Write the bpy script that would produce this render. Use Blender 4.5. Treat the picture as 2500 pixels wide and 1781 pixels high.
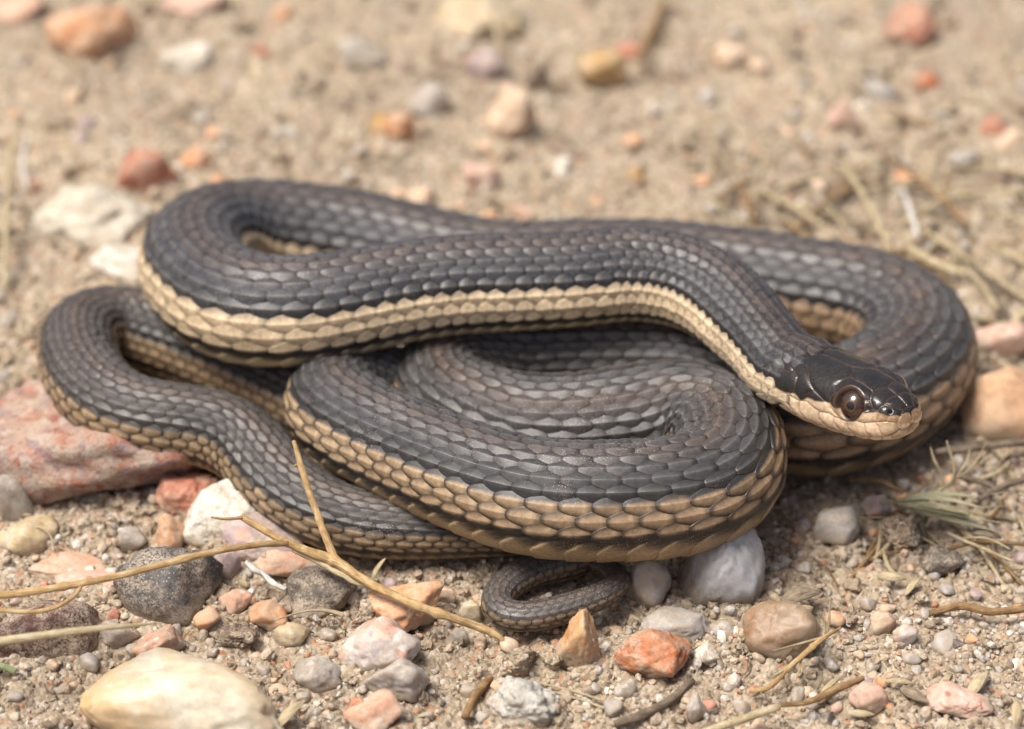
import bpy, bmesh, math, random
import numpy as np
from mathutils import Vector

for o in list(bpy.data.objects):
    bpy.data.objects.remove(o, do_unlink=True)
SC = bpy.context.scene
COL = SC.collection
MM = 0.001

# ------------------------------------------------------------------ camera
ELEV = math.radians(35.0)
DIST = 0.55
LENS = 102.6
CAM_LOC = np.array([0.0, -DIST * math.cos(ELEV), DIST * math.sin(ELEV)])
cd = bpy.data.cameras.new('camera')
cam = bpy.data.objects.new('camera', cd)
COL.objects.link(cam)
cam.location = CAM_LOC
cam.rotation_euler = (math.pi / 2 - ELEV, 0, 0)
cd.lens = LENS
cd.sensor_width = 36.0
cd.clip_start = 0.01
cd.clip_end = 200.0
cd.dof.use_dof = True
cd.dof.focus_distance = 0.483
cd.dof.aperture_fstop = 10.0
cd.dof.aperture_blades = 9
SC.camera = cam

# ------------------------------------------------------------------ world + sun
SUN_AZ = math.radians(-112.0)      # compass-like angle of the sun from +Y, clockwise positive
SUN_EL = math.radians(67.0)
w = bpy.data.worlds.new('World')
SC.world = w
w.use_nodes = True
nt = w.node_tree
nt.nodes.clear()
sky = nt.nodes.new('ShaderNodeTexSky')
sky.sky_type = 'NISHITA'
sky.sun_disc = False
sky.sun_elevation = SUN_EL
sky.sun_rotation = SUN_AZ
sky.air_density = 0.8
sky.dust_density = 7.0
sky.ozone_density = 0.5
bg = nt.nodes.new('ShaderNodeBackground')
bg.inputs[1].default_value = 0.098
wo = nt.nodes.new('ShaderNodeOutputWorld')
nt.links.new(sky.outputs[0], bg.inputs[0])
nt.links.new(bg.outputs[0], wo.inputs[0])
sd = bpy.data.lights.new('sun', 'SUN')
sd.energy = 3.3
sd.angle = math.radians(26.0)
sd.color = (1.0, 0.955, 0.89)
sun = bpy.data.objects.new('sun', sd)
COL.objects.link(sun)
SUN_DIR = Vector((math.sin(SUN_AZ) * math.cos(SUN_EL), math.cos(SUN_AZ) * math.cos(SUN_EL), math.sin(SUN_EL)))
sun.rotation_euler = SUN_DIR.to_track_quat('Z', 'Y').to_euler()
sun.location = (0, 0, 1)

SC.render.engine = 'CYCLES'
SC.view_settings.view_transform = 'Standard'
SC.view_settings.look = 'None'
SC.view_settings.gamma = 1.0
SC.view_settings.use_curve_mapping = False
SC.view_settings.exposure = 0.46

# ------------------------------------------------------------------ helpers
FWD = -CAM_LOC / DIST
RGT = np.array([1.0, 0, 0])
UPV = np.cross(RGT, FWD)
FPX = 2500 * LENS / 36.0


def at(px, py, z_mm):
    """world point (m) at height z_mm seen at photograph pixel px,py"""
    d = FWD + RGT * ((px - 1250) / FPX) - UPV * ((py - 890.5) / FPX)
    return CAM_LOC + d * ((z_mm * MM - CAM_LOC[2]) / d[2])


def depth(p):
    return float(np.dot(np.asarray(p) - CAM_LOC, FWD))


def px2mm(p, px):
    """length in mm of px photograph pixels at the distance of point p"""
    return px * depth(p) / FPX / MM


def tag(o, label=None, cat=None, group=None, kind=None):
    if label:
        o['label'] = label
    if cat:
        o['category'] = cat
    if group:
        o['group'] = group
    if kind:
        o['kind'] = kind
    return o


def new_obj(name, data, parent=None, loc=None):
    o = bpy.data.objects.new(name, data)
    COL.objects.link(o)
    if parent is not None:
        o.parent = parent
    if loc is not None:
        o.location = tuple(float(c) for c in loc)
    return o


def empty(name, loc=(0, 0, 0)):
    o = new_obj(name, None, None, loc)
    o.empty_display_size = 0.005
    return o


def np_mesh(name, V, quads=None, tris=None, mat=None, col=None, smooth=True, extra=None):
    V = np.ascontiguousarray(V, np.float32)
    me = bpy.data.meshes.new(name)
    nq = 0 if quads is None else len(quads)
    ntr = 0 if tris is None else len(tris)
    li = np.concatenate(([np.asarray(quads, np.int32).ravel()] if nq else []) + ([np.asarray(tris, np.int32).ravel()] if ntr else []))
    ls = np.concatenate([np.arange(nq) * 4, nq * 4 + np.arange(ntr) * 3]).astype(np.int32)
    me.vertices.add(len(V))
    me.vertices.foreach_set('co', V.ravel())
    me.loops.add(len(li))
    me.loops.foreach_set('vertex_index', li.astype(np.int32))
    me.polygons.add(nq + ntr)
    me.polygons.foreach_set('loop_start', ls)
    me.polygons.foreach_set('use_smooth', np.full(nq + ntr, smooth, bool))
    if col is not None:
        a = me.attributes.new('Col', 'FLOAT_COLOR', 'POINT')
        c = np.ones((len(V), 4), np.float32)
        c[:, :3] = col
        a.data.foreach_set('color', c.ravel())
    if extra:
        for k, v in extra.items():
            a = me.attributes.new(k, 'FLOAT', 'POINT')
            a.data.foreach_set('value', np.ascontiguousarray(v, np.float32))
    if mat:
        me.materials.append(mat)
    me.update()
    me.validate()
    return me


def grid_quads(nu, nv, off=0, wrap=False):
    i = np.arange(nu - 1)[:, None]
    j = np.arange(nv if wrap else nv - 1)[None, :]
    j2 = (j + 1) % nv
    q = np.stack([i * nv + j, i * nv + j2, (i + 1) * nv + j2, (i + 1) * nv + j], -1).reshape(-1, 4)
    return q + off


def _hash(ix, iy, iz, seed):
    h = (ix * 374761393 + iy * 668265263 + iz * 2147483647 * 0 + iz * 1274126177 + seed * 974634777) & 0xFFFFFFFF
    h = ((h ^ (h >> 13)) * 1274126177) & 0xFFFFFFFF
    h = h ^ (h >> 16)
    return (h & 0xFFFFFF) / float(0xFFFFFF)


def vnoise(P, seed=0):
    """3-D value noise in -1..1, P (n,3)"""
    P = np.asarray(P, np.float64)
    f = np.floor(P)
    i = f.astype(np.int64)
    t = P - f
    t = t * t * t * (t * (t * 6 - 15) + 10)
    r = 0
    for dx in (0, 1):
        wx = t[:, 0] if dx else 1 - t[:, 0]
        for dy in (0, 1):
            wy = t[:, 1] if dy else 1 - t[:, 1]
            for dz in (0, 1):
                wz = t[:, 2] if dz else 1 - t[:, 2]
                r = r + wx * wy * wz * _hash(i[:, 0] + dx, i[:, 1] + dy, i[:, 2] + dz, seed)
    return r * 2 - 1


def fbm(P, seed=0, oct=4, gain=0.5, lac=2.03):
    P = np.asarray(P, np.float64)
    a, s, n = 1.0, 0.0, 0.0
    for k in range(oct):
        s = s + a * vnoise(P, seed + k * 17)
        n += a
        a *= gain
        P = P * lac + 3.17
    return s / n


def lerp(a, b, t):
    return a + (b - a) * t


def sstep(a, b, x):
    t = np.clip((x - a) / (b - a), 0, 1)
    return t * t * (3 - 2 * t)


# node material helper
class NM:
    def __init__(self, name):
        self.m = bpy.data.materials.new(name)
        self.m.use_nodes = True
        self.t = self.m.node_tree
        self.t.nodes.clear()
        self.out = self.t.nodes.new('ShaderNodeOutputMaterial')
        self.b = self.t.nodes.new('ShaderNodeBsdfPrincipled')
        self.t.links.new(self.b.outputs[0], self.out.inputs[0])

    def n(self, typ, **kw):
        nd = self.t.nodes.new(typ)
        for k, v in kw.items():
            setattr(nd, k, v)
        return nd

    def link(self, a, b):
        self.t.links.new(a, b)

    def set(self, **kw):
        names = dict(base='Base Color', rough='Roughness', spec='Specular IOR Level', sss='Subsurface Weight', sscale='Subsurface Scale', coat='Coat Weight', crough='Coat Roughness', trans='Transmission Weight', ior='IOR')
        for k, v in kw.items():
            i = self.b.inputs[names[k]]
            if isinstance(v, (int, float)):
                i.default_value = v
            elif isinstance(v, tuple):
                i.default_value = v if len(v) == 4 else (*v, 1)
            else:
                self.link(v, i)

    def coord(self, kind='Object', rnd=False):
        tc = self.n('ShaderNodeTexCoord')
        o = tc.outputs[kind]
        if rnd:
            oi = self.n('ShaderNodeObjectInfo')
            mu = self.n('ShaderNodeMath', operation='MULTIPLY')
            self.link(oi.outputs['Random'], mu.inputs[0])
            mu.inputs[1].default_value = 1.7
            ad = self.n('ShaderNodeVectorMath', operation='ADD')
            self.link(o, ad.inputs[0])
            self.link(mu.outputs[0], ad.inputs[1])
            o = ad.outputs[0]
        return o

    def noise(self, co, scale, detail=4, rough=0.55, dist=0.0):
        nd = self.n('ShaderNodeTexNoise')
        nd.inputs['Scale'].default_value = scale
        nd.inputs['Detail'].default_value = detail
        nd.inputs['Roughness'].default_value = rough
        nd.inputs['Distortion'].default_value = dist
        self.link(co, nd.inputs['Vector'])
        return nd.outputs[0]

    def voro(self, co, scale, feature='F1', out='Distance'):
        nd = self.n('ShaderNodeTexVoronoi', feature=feature)
        nd.inputs['Scale'].default_value = scale
        self.link(co, nd.inputs['Vector'])
        return nd.outputs[out]

    def ramp(self, fac, stops, interp='LINEAR'):
        r = self.n('ShaderNodeValToRGB')
        cr = r.color_ramp
        cr.interpolation = interp
        while len(cr.elements) < len(stops):
            cr.elements.new(0.5)
        for e_, (p, c) in zip(cr.elements, stops):
            e_.position = p
            e_.color = (*c, 1) if not isinstance(c, (int, float)) else (c, c, c, 1)
        self.link(fac, r.inputs[0])
        return r.outputs[0]

    def mix(self, fac, a, b, typ='MIX'):
        x = self.n('ShaderNodeMix', data_type='RGBA', blend_type=typ)
        for sock, v in ((x.inputs[0], fac), (x.inputs[6], a), (x.inputs[7], b)):
            if isinstance(v, (int, float)):
                sock.default_value = v
            elif isinstance(v, tuple):
                sock.default_value = (*v, 1)
            else:
                self.link(v, sock)
        return x.outputs[2]

    def bump(self, h, strength=0.4, dist=0.001):
        b = self.n('ShaderNodeBump')
        b.inputs['Strength'].default_value = strength
        b.inputs['Distance'].default_value = dist
        self.link(h, b.inputs['Height'])
        self.link(b.outputs[0], self.b.inputs['Normal'])
        return b

# ------------------------------------------------------------------ snake
# centre line: photograph pixel, height above the soil (mm), visible thickness (px)
HEAD_BASE = (1919, 900, 28.0)
HEAD_YAW, HEAD_PITCH, HEAD_ROLL = math.radians(-50.0), math.radians(11.5), math.radians(4.0)
HEAD_LEN = 29.6
PATH = [
    # px, py, z, D
    (1868, 846, 28.3, 186), (1820, 796, 28.3, 200), (1744, 726, 28.4, 212), (1650, 685, 28.4, 221), (1530, 671, 28.6, 226),
    (1414, 684, 28.6, 226), (1250, 692, 28.4, 234), (1100, 700, 28.0, 238), (950, 722, 27.4, 246), (800, 752, 26.6, 256), (670, 764, 25.8, 268), (570, 748, 24.6, 270),
    (503, 706, 23.0, 266), (472, 650, 21.0, 262), (490, 605, 18.5, 258), (545, 578, 16.0, 256), (630, 570, 14.0, 252), (780, 582, 12.0, 250),
    (950, 612, 10.6, 246), (1100, 646, 10.2, 244), (1250, 668, 10.2, 242), (1420, 660, 10.2, 240), (1600, 662, 10.2, 240), (1760, 678, 10.2, 242),
    (1900, 700, 10.2, 246), (2030, 722, 10.2, 252), (2140, 752, 10.2, 262), (2212, 800, 10.3, 276), (2240, 860, 10.6, 284), (2208, 922, 10.8, 292),
    (2135, 974, 11.0, 300), (2045, 1010, 11.0, 300), (1955, 1022, 10.8, 288), (1880, 1000, 10.6, 268), (1795, 945, 10.6, 256), (1690, 898, 10.6, 250),
    (1560, 872, 10.8, 246), (1420, 864, 11.0, 246), (1290, 862, 11.0, 244), (1185, 874, 11.0, 242), (1102, 906, 11.2, 242), (1072, 945, 11.6, 246), (1096, 984, 12.0, 250),
    (1160, 1016, 12.4, 254), (1290, 1048, 12.8, 260), (1420, 1048, 13.4, 266), (1550, 1030, 14.2, 270), (1665, 1022, 15.0, 272), (1752, 1052, 15.8, 276), (1779, 1116, 16.6, 282), (1760, 1172, 17.0, 284),
    (1690, 1208, 17.4, 288), (1590, 1224, 17.6, 290), (1480, 1228, 17.6, 290), (1370, 1226, 17.4, 288), (1260, 1208, 17.0, 280), (1130, 1164, 16.6, 268), (1000, 1108, 16.0, 254),
    (885, 1050, 15.4, 248), (820, 1000, 14.4, 244), (836, 962, 12.4, 236), (905, 950, 10.4, 226), (980, 965, 8.6, 210), (1050, 1010, 7.6, 196), (1055, 1060, 7.0, 190), (980, 1075, 6.8, 190),
    (860, 1030, 6.9, 196), (740, 966, 7.2, 200), (620, 908, 7.4, 200), (490, 852, 7.6, 198), (370, 812, 8.4, 194), (268, 794, 10.0, 190), (202, 818, 12.0, 188), (192, 880, 13.4, 190),
    (225, 950, 13.8, 194), (290, 1002, 13.6, 194), (370, 1028, 13.2, 192), (470, 1040, 12.6, 190), (550, 1060, 11.4, 190), (610, 1100, 9.8, 188), (665, 1165, 8.0, 184),
    (735, 1224, 6.8, 176), (820, 1264, 6.2, 168), (920, 1286, 5.8, 158), (1050, 1294, 5.4, 144), (1200, 1296, 5.0, 128), (1330, 1300, 4.6, 114),
    (1415, 1316, 4.2, 104), (1440, 1344, 4.0, 98), (1400, 1366, 3.8, 96), (1330, 1380, 3.6, 94), (1268, 1408, 3.5, 80), (1216, 1450, 3.5, 78), (1208, 1484, 3.5, 76), (1240, 1507, 3.6, 75),
    (1305, 1506, 3.8, 74), (1390, 1484, 4.3, 72), (1460, 1459, 4.6, 66), (1514, 1428, 4.6, 60), (1510, 1402, 4.2, 53), (1470, 1380, 3.8, 48), (1415, 1362, 3.4, 37), (1365, 1350, 3.0, 22), (1340, 1345, 2.8, 9)]


def catmull(P, n=10):
    P = np.asarray(P, float)
    Q = np.vstack([2 * P[0] - P[1], P, 2 * P[-1] - P[-2]])
    out = []
    for k in range(1, len(Q) - 2):
        p0, p1, p2, p3 = Q[k - 1:k + 3]
        d = [max(np.linalg.norm(b[:3] - a[:3]), 1e-9) ** 0.5 for a, b in ((p0, p1), (p1, p2), (p2, p3))]
        t1 = d[0]; t2 = t1 + d[1]; t3 = t2 + d[2]
        for t in np.linspace(t1, t2, n, endpoint=False):
            A1 = (t1 - t) / t1 * p0 + t / t1 * p1
            A2 = (t2 - t) / (t2 - t1) * p1 + (t - t1) / (t2 - t1) * p2
            A3 = (t3 - t) / (t3 - t2) * p2 + (t - t2) / (t3 - t2) * p3
            B1 = (t2 - t) / t2 * A1 + t / t2 * A2
            B2 = (t3 - t) / (t3 - t1) * A2 + (t - t1) / (t3 - t1) * A3
            out.append((t2 - t) / (t2 - t1) * B1 + (t - t1) / (t2 - t1) * B2)
    out.append(P[-1])
    return np.array(out)


def build_path():
    base = at(*HEAD_BASE) / MM
    cy, sy, cp, sp = math.cos(HEAD_YAW), math.sin(HEAD_YAW), math.cos(HEAD_PITCH), math.sin(HEAD_PITCH)
    fwd = np.array([cy * cp, sy * cp, sp])
    pts = []
    hs = np.arange(0, HEAD_LEN + 0.01, HEAD_LEN / 14)
    for x in hs:
        pts.append([*(base + fwd * (HEAD_LEN - x)), 6.6])
    for (px, py, z, D) in PATH:
        p = at(px, py, z)
        pts.append([*(p / MM), px2mm(p, D) / 2])
    C = catmull(pts, 12)
    seg = np.linalg.norm(np.diff(C[:, :3], axis=0), axis=1)
    s = np.concatenate([[0], np.cumsum(seg)])
    S = np.arange(0, s[-1], 0.4)
    R = np.stack([np.interp(S, s, C[:, k]) for k in range(4)], 1)
    # light smoothing of the body (keeps the head straight)
    k = np.exp(-0.5 * (np.arange(-14, 15) / 6.0) ** 2); k /= k.sum()
    for c in range(4):
        pad = np.pad(R[:, c], 14, mode='reflect', reflect_type='odd')
        sm = np.convolve(pad, k, 'valid')
        wgt = sstep(HEAD_LEN, HEAD_LEN + 8, S)
        R[:, c] = lerp(R[:, c], sm, wgt)
    seg = np.linalg.norm(np.diff(R[:, :3], axis=0), axis=1)
    s = np.concatenate([[0], np.cumsum(seg)])
    T = np.gradient(R[:, :3], axis=0)
    T /= np.linalg.norm(T, axis=1)[:, None]
    up = np.array([0, 0, 1.0])
    Dv = up - T * (T @ up)[:, None]
    Dv /= np.linalg.norm(Dv, axis=1)[:, None]
    Nv = np.cross(T, Dv)
    roll = HEAD_ROLL * (1 - sstep(HEAD_LEN, HEAD_LEN + 45, s))
    # the inner coil lies with its back turned a little towards the open side
    sn = lambda px, py: s[np.argmin(np.sum((R[:, :3] - at(*min(PATH, key=lambda q: (q[0] - px) ** 2 + (q[1] - py) ** 2)[:3]) / MM) ** 2, 1))]
    keys = [sn(2045, 1010), sn(1795, 945), sn(1560, 872), sn(1290, 862), sn(1072, 945), sn(1290, 1048), sn(1550, 1030), sn(1752, 1052), sn(1690, 1208), sn(1260, 1208), sn(885, 1050)]
    roll = roll + np.radians(np.interp(s, keys, [0, 0, -16, -24, 0, 24, 26, 14, 6, 5, 0]))
    c_, s_ = np.cos(roll)[:, None], np.sin(roll)[:, None]
    D2 = Dv * c_ + Nv * s_
    N2 = Nv * c_ - Dv * s_
    return s, R[:, :3], R[:, 3], T, D2, N2


SP, CP, RP, TP, DP, NP_ = build_path()
BODY_LEN = SP[-1]

# head profile tables: distance from snout, half width, top, bottom (mm), side squareness
HP = np.array([
    # s    w    top   bot   nt   nb
    [0.0, 0.0, -0.9, -0.9, 2.0, 2.0],
    [0.12, 1.5, 0.0, -1.85, 2.2, 2.2],
    [0.45, 2.6, 0.95, -2.8, 2.3, 2.2],
    [1.0, 3.4, 1.7, -3.5, 2.4, 2.2],
    [2.0, 4.15, 2.4, -4.2, 2.5, 2.3],
    [3.5, 4.8, 3.1, -4.85, 2.6, 2.4],
    [6.0, 5.5, 3.9, -5.5, 2.7, 2.5],
    [9.0, 6.2, 4.6, -5.9, 2.6, 2.5],
    [12.0, 6.8, 5.0, -6.15, 2.5, 2.5],
    [16.0, 7.4, 5.3, -6.3, 2.4, 2.4],
    [20.0, 7.7, 5.5, -6.25, 2.3, 2.3],
    [24.0, 7.6, 5.65, -6.1, 2.2, 2.1],
    [28.0, 7.1, 5.8, -6.0, 2.1, 2.0],
    [33.0, 6.6, 6.1, -6.0, 2.0, 2.0]])


def smooth_interp(x, xp, fp):
    """monotone-ish cubic interpolation"""
    m = np.gradient(fp, xp)
    i = np.clip(np.searchsorted(xp, x) - 1, 0, len(xp) - 2)
    h = xp[i + 1] - xp[i]
    t = np.clip((x - xp[i]) / h, 0, 1)
    return ((2 * t ** 3 - 3 * t ** 2 + 1) * fp[i] + (t ** 3 - 2 * t ** 2 + t) * h * m[i] + (-2 * t ** 3 + 3 * t ** 2) * fp[i + 1] + (t ** 3 - t ** 2) * h * m[i + 1])


def profile(s):
    r = np.interp(s, SP, RP)
    hb = sstep(31, 44, s)             # 0 head .. 1 body
    out = []
    for k, body in ((1, r * 1.0), (2, r * 0.98), (3, -r * 0.97), (4, 2.0 + 0 * r), (5, 2.0 + 0 * r)):
        hv = np.interp(s, HP[:, 0], HP[:, k])
        hv = np.where(s > 1.5, smooth_interp(np.clip(s, 1.0, 33), HP[3:, 0], HP[3:, k]), hv)
        out.append(lerp(hv, body, hb))
    return out


def surf(s, th, h=0.0):
    """body surface point (mm) at distance s from snout, angle th (rad, 0 = back midline, + = left side), raised by h"""
    s = np.asarray(s, float); th = np.asarray(th, float)
    sc = np.clip(s, 0, BODY_LEN - 0.01)
    C = np.stack([np.interp(sc, SP, CP[:, k]) for k in range(3)], -1)
    D = np.stack([np.interp(sc, SP, DP[:, k]) for k in range(3)], -1)
    N = np.stack([np.interp(sc, SP, NP_[:, k]) for k in range(3)], -1)
    w, tp, bt, n1, n2 = profile(sc)
    mid = np.where(sc < 33, (tp + bt) * 0.5 * (1 - sstep(20, 33, sc)), 0.0)
    a = np.sin(th); b = np.cos(th)
    n = np.where(b >= 0, n1, n2)
    hz = np.where(b >= 0, tp - mid, mid - bt)
    k = (np.abs(a) ** n + np.abs(b) ** n) ** (-1.0 / n)
    y = w * a * k
    z = mid + hz * b * k
    # outward direction in the section
    ny = np.sign(a) * np.abs(a * k) ** (n - 1) / np.maximum(w, .05)
    nz = np.sign(b) * np.abs(b * k) ** (n - 1) / np.maximum(hz, .05)
    l = np.sqrt(ny * ny + nz * nz) + 1e-9
    y = y + h * ny / l
    z = z + h * nz / l
    return C + N * y[..., None] + D * z[..., None]

SNAKE_ORG = np.array([10.0, -20.0, 0.0])       # mm
RNG = np.random.default_rng(7)


def s_of(px, py):
    """arc position of the body control point nearest to a photograph pixel"""
    k = min(range(len(PATH)), key=lambda i: (PATH[i][0] - px) ** 2 + (PATH[i][1] - py) ** 2)
    p = at(*PATH[k][:3]) / MM
    return SP[np.argmin(np.sum((CP - p) ** 2, 1))]


S_TAIL = s_of(1200, 1296)
S_LEFT = s_of(472, 650)
S_RIGHT = s_of(2247, 866)
S_UB = s_of(1779, 1116)
S_FRONT = s_of(1480, 1228)
S_FLEFT = s_of(885, 1050)
S_TL = s_of(202, 818)

# scale pitch along the body
kp = np.interp(SP, [0, 34, 60, 110, 200, S_TAIL - 60, S_TAIL, BODY_LEN], [0.33, 0.34, 0.36, 0.41, 0.47, 0.43, 0.62, 0.80])
PITCH = kp * np.maximum(RP, 0.8)
PHASE = np.concatenate([[0], np.cumsum(np.diff(SP) / (0.5 * (PITCH[1:] + PITCH[:-1])))])


def cat_i(s, xs, cols):
    cols = np.array(cols)
    return np.stack([np.interp(s, xs, cols[:, k]) for k in range(3)], -1)


def k_ang(s):
    """how far down the flank the dark back reaches"""
    return np.interp(s, [20, 45, 120, S_LEFT - 12, S_LEFT + 28, S_RIGHT - 30, S_RIGHT + 25, S_UB, S_FRONT, S_FLEFT, S_TL, S_TAIL], [1.30, 1.22, 1.12, 1.07, 1.22, 1.22, 1.03, .99, .99, 1.0, 1.07, 1.07])


def c_dark(s):
    return cat_i(s, [20, 34, 60, 120, S_LEFT, S_RIGHT, S_UB, S_FRONT, S_FLEFT, S_TL, S_TAIL, BODY_LEN],
                 [(.024, .023, .023), (.030, .030, .031), (.042, .043, .046), (.048, .049, .052), (.052, .052, .055), (.052, .050, .049), (.052, .049, .047), (.054, .052, .050), (.052, .051, .051), (.056, .049, .044), (.064, .056, .049), (.078, .062, .050)])


def c_cream(s):
    return cat_i(s, [20, 60, 130, S_LEFT, S_RIGHT, S_UB, S_FRONT, S_FLEFT, S_TL, S_TAIL, BODY_LEN],
                 [(.58, .46, .31), (.58, .46, .30), (.51, .40, .26), (.41, .32, .205), (.235, .158, .095), (.24, .165, .10), (.26, .182, .112), (.32, .235, .145), (.25, .175, .10), (.20, .145, .085), (.12, .088, .060)])


SKIN = np.array([.016, .014, .013])
AU = np.array([0.0, .16, .32, .48, .62, .75, .86, .935, .975, 1.0])
SHP = np.interp(AU, [0, .16, .32, .48, .62, .75, .86, .935, .975, 1.0], [.22, .52, .82, 1.0, .98, .82, .60, .40, .24, .10])
VV = np.array([-1, -.93, -.78, -.42, -.06, 0, .06, .42, .78, .93, 1])
NU, NV = len(AU), len(VV)


def scale_row(row, side, th_c, wrow, s0, s1, kind, V, Q, Cc, W, row_k=True):
    """all scales of one row. kind: dark | edge | cream; V,Q,Cc lists to extend"""
    p0, p1 = np.interp([s0, s1], SP, PHASE)
    k = np.arange(math.ceil(p0), math.floor(p1)) + (0.5 if row in (1, 3, 7, 9) else 0.0)
    k = k + RNG.normal(0, .018, len(k))
    sc = np.interp(k, PHASE, SP)
    P = np.interp(sc, SP, PITCH)
    r = np.interp(sc, SP, RP)
    n = len(sc)
    a = AU[None, :, None]
    v = VV[None, None, :]
    rj = RNG.normal(0, 1, (n, 1, 1))
    s = sc[:, None, None] + (a - 0.52) * 1.62 * P[:, None, None] + 0 * v
    # rounded tip: the middle reaches a little further back than the edges
    hw = (.74 + .11 * sstep(30, 110, sc))[:, None, None] * SHP[None, :, None] * wrow
    hw = hw * (.80 + .20 * sstep(60, 230, s)) if row == 7 else hw
    th = side * (th_c + v * hw + 0.02 * rj * wrow) * (k_ang(s) if row_k else 1.0)
    t = 0.060 * r[:, None, None] * (1 + .12 * rj)
    h = t * (0.10 + 1.05 * a)
    t = t * (.35 + .65 * sstep(24, 34, s))
    if kind == 'cream':
        t = t * (.30 + .70 * sstep(50, 190, s))
    kh = 0.058 * (.4 + .6 * sstep(26, 60, s)) * r[:, None, None] * (0.75 if kind == 'cream' else 1.0) * (0.55 if row >= 9 else 1)
    kr = np.maximum(0, 1 - np.abs(v)) ** 1.12
    h = h + kh * kr * sstep(0, .35, a) * (1 - .75 * sstep(.78, 1, a))
    edge = ((np.abs(v) > .95) | (a > .99))
    h = np.where(edge, h - 1.25 * t * (0.3 + .7 * a), h)
    h = h - .42 * sstep(24.6, 22.4, s - np.interp(th_c * 1.2, [0, 30, 50, 90, 110], [0, .6, 2.4, 1.4, 2.0]))
    Pt = surf(s, np.radians(th), h + lerp(.024, -.022, sstep(28, 70, s)) * r[:, None, None] - .02)
    # colour -------------------------------------------------
    dk = c_dark(s); cr = c_cream(s)
    one = np.ones_like(s)
    av, vv = a * one, v * one
    rnd = RNG.normal(0, 1, (n, 1, 1)) * one
    if kind in ('dark', 'edge'):
        c = dk * np.array([.90, .93, .99]) * (1 + .06 * rnd)[..., None]
        if kind == 'edge':
            c = c * .50
        # pale horny rim, plus the ridge's specular line painted in as colour
        rim = np.clip(sstep(.72, .92, np.abs(vv)) * sstep(.35, .6, av) + sstep(.88, .97, av), 0, 1)
        rimc = np.array([.120, .102, .086]) * (0.5 if kind == 'edge' else 1)
        c = lerp(c, rimc, (0.22 * rim)[..., None])
        brd = np.clip(sstep(.86, .93, np.abs(vv)) * sstep(.2, .4, av) + sstep(.955, .985, av), 0, 1)
        c = lerp(c, SKIN, (.70 * brd)[..., None])
        keel_glint = np.exp(-(vv / .07) ** 2) * sstep(.2, .5, av)
        c = lerp(c, np.array([.15, .14, .13]), (.55 * keel_glint)[..., None])
        # rusty tint that runs along the rows in streaks
        rs = sstep(-.1, .55, fbm(np.stack([(s / 26 + 9 * row * side).ravel(), np.full(s.size, 3.3 * row), 0 * s.ravel()], 1), 71, 3).reshape(s.shape))
        c = lerp(c, np.array([.105, .066, .044]), (.22 * rs * np.clip(rim, 0, 1))[..., None])
        # brown back stripe
        if row <= 2:
            amt = [.74, .36, .05][row]
            br = np.array([.118, .070, .045]) if row_k else np.array([.12, .058, .034])
            f = amt * (0.82 + .18 * np.clip(rnd, -1, 1)) * (0.55 + .45 * np.clip(rim, 0, 1))
            f = f * np.interp(s, [0, 60, S_RIGHT, S_UB, S_FRONT, BODY_LEN], [.55, .9, 1.0, 1.0, .75, .8])
            c = lerp(c, br, np.clip(f, 0, 1)[..., None])
    else:
        c = cr * (1 + .09 * rnd)[..., None]
        post = sstep(S_RIGHT - 40, S_RIGHT + 60, s)          # browner, smudged further back
        pale = sstep(.72, .42, av) * (0.30 + .3 * post)
        c = lerp(c, cr * 1.45, pale[..., None])
        c = lerp(c, cr * np.array([.66, .60, .56]), (.6 * sstep(.45, .7, av) * (1 - np.exp(-(vv / .12) ** 2)))[..., None])
        rimd = np.clip(sstep(.50, .80, np.abs(vv)) + sstep(.80, .93, av), 0, 1)
        c = lerp(c, cr * 1.3, (.40 * rimd)[..., None])
        keel_glint = np.exp(-(vv / .08) ** 2) * sstep(.2, .5, av)
        c = lerp(c, cr * 1.5, (.45 * keel_glint)[..., None])  # ridge highlight painted into the cream as well
        brd = np.clip(sstep(.55, .85, np.abs(vv)) + sstep(.86, .96, av), 0, 1)
        c = lerp(c, cr * .10, (brd * (.12 + .30 * sstep(60, 200, s) + .55 * post))[..., None])
        if row == 7:
            f = sstep(.02, -.40, vv + .08 * rnd) * post + sstep(-.25, -.75, vv) * .5 * (1 - post)
            c = lerp(c, dk * .5, np.clip(f, 0, 1)[..., None])
        if row == 9:
            f = sstep(.0, .30, vv + .9 * (.66 - av) + .06 * rnd) * sstep(-.35, .05, vv)
            c = lerp(c, np.array([.016, .015, .015]), np.clip(f, 0, 1)[..., None])
        if row == 8:
            f = sstep(.75, 1.0, av) * .25 * post
            c = lerp(c, dk, np.clip(f, 0, 1)[..., None])
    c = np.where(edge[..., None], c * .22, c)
    c = c * (1 - .80 * sstep(.50, .26, av))[..., None]  # painted shade: scale base darkened under the overlapping tips ahead
    off = W[0]
    q = grid_quads(NU, NV)
    if side > 0:
        q = q[:, ::-1]
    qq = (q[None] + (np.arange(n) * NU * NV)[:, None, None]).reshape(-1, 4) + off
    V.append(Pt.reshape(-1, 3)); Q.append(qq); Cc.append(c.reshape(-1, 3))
    W[0] += n * NU * NV


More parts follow.
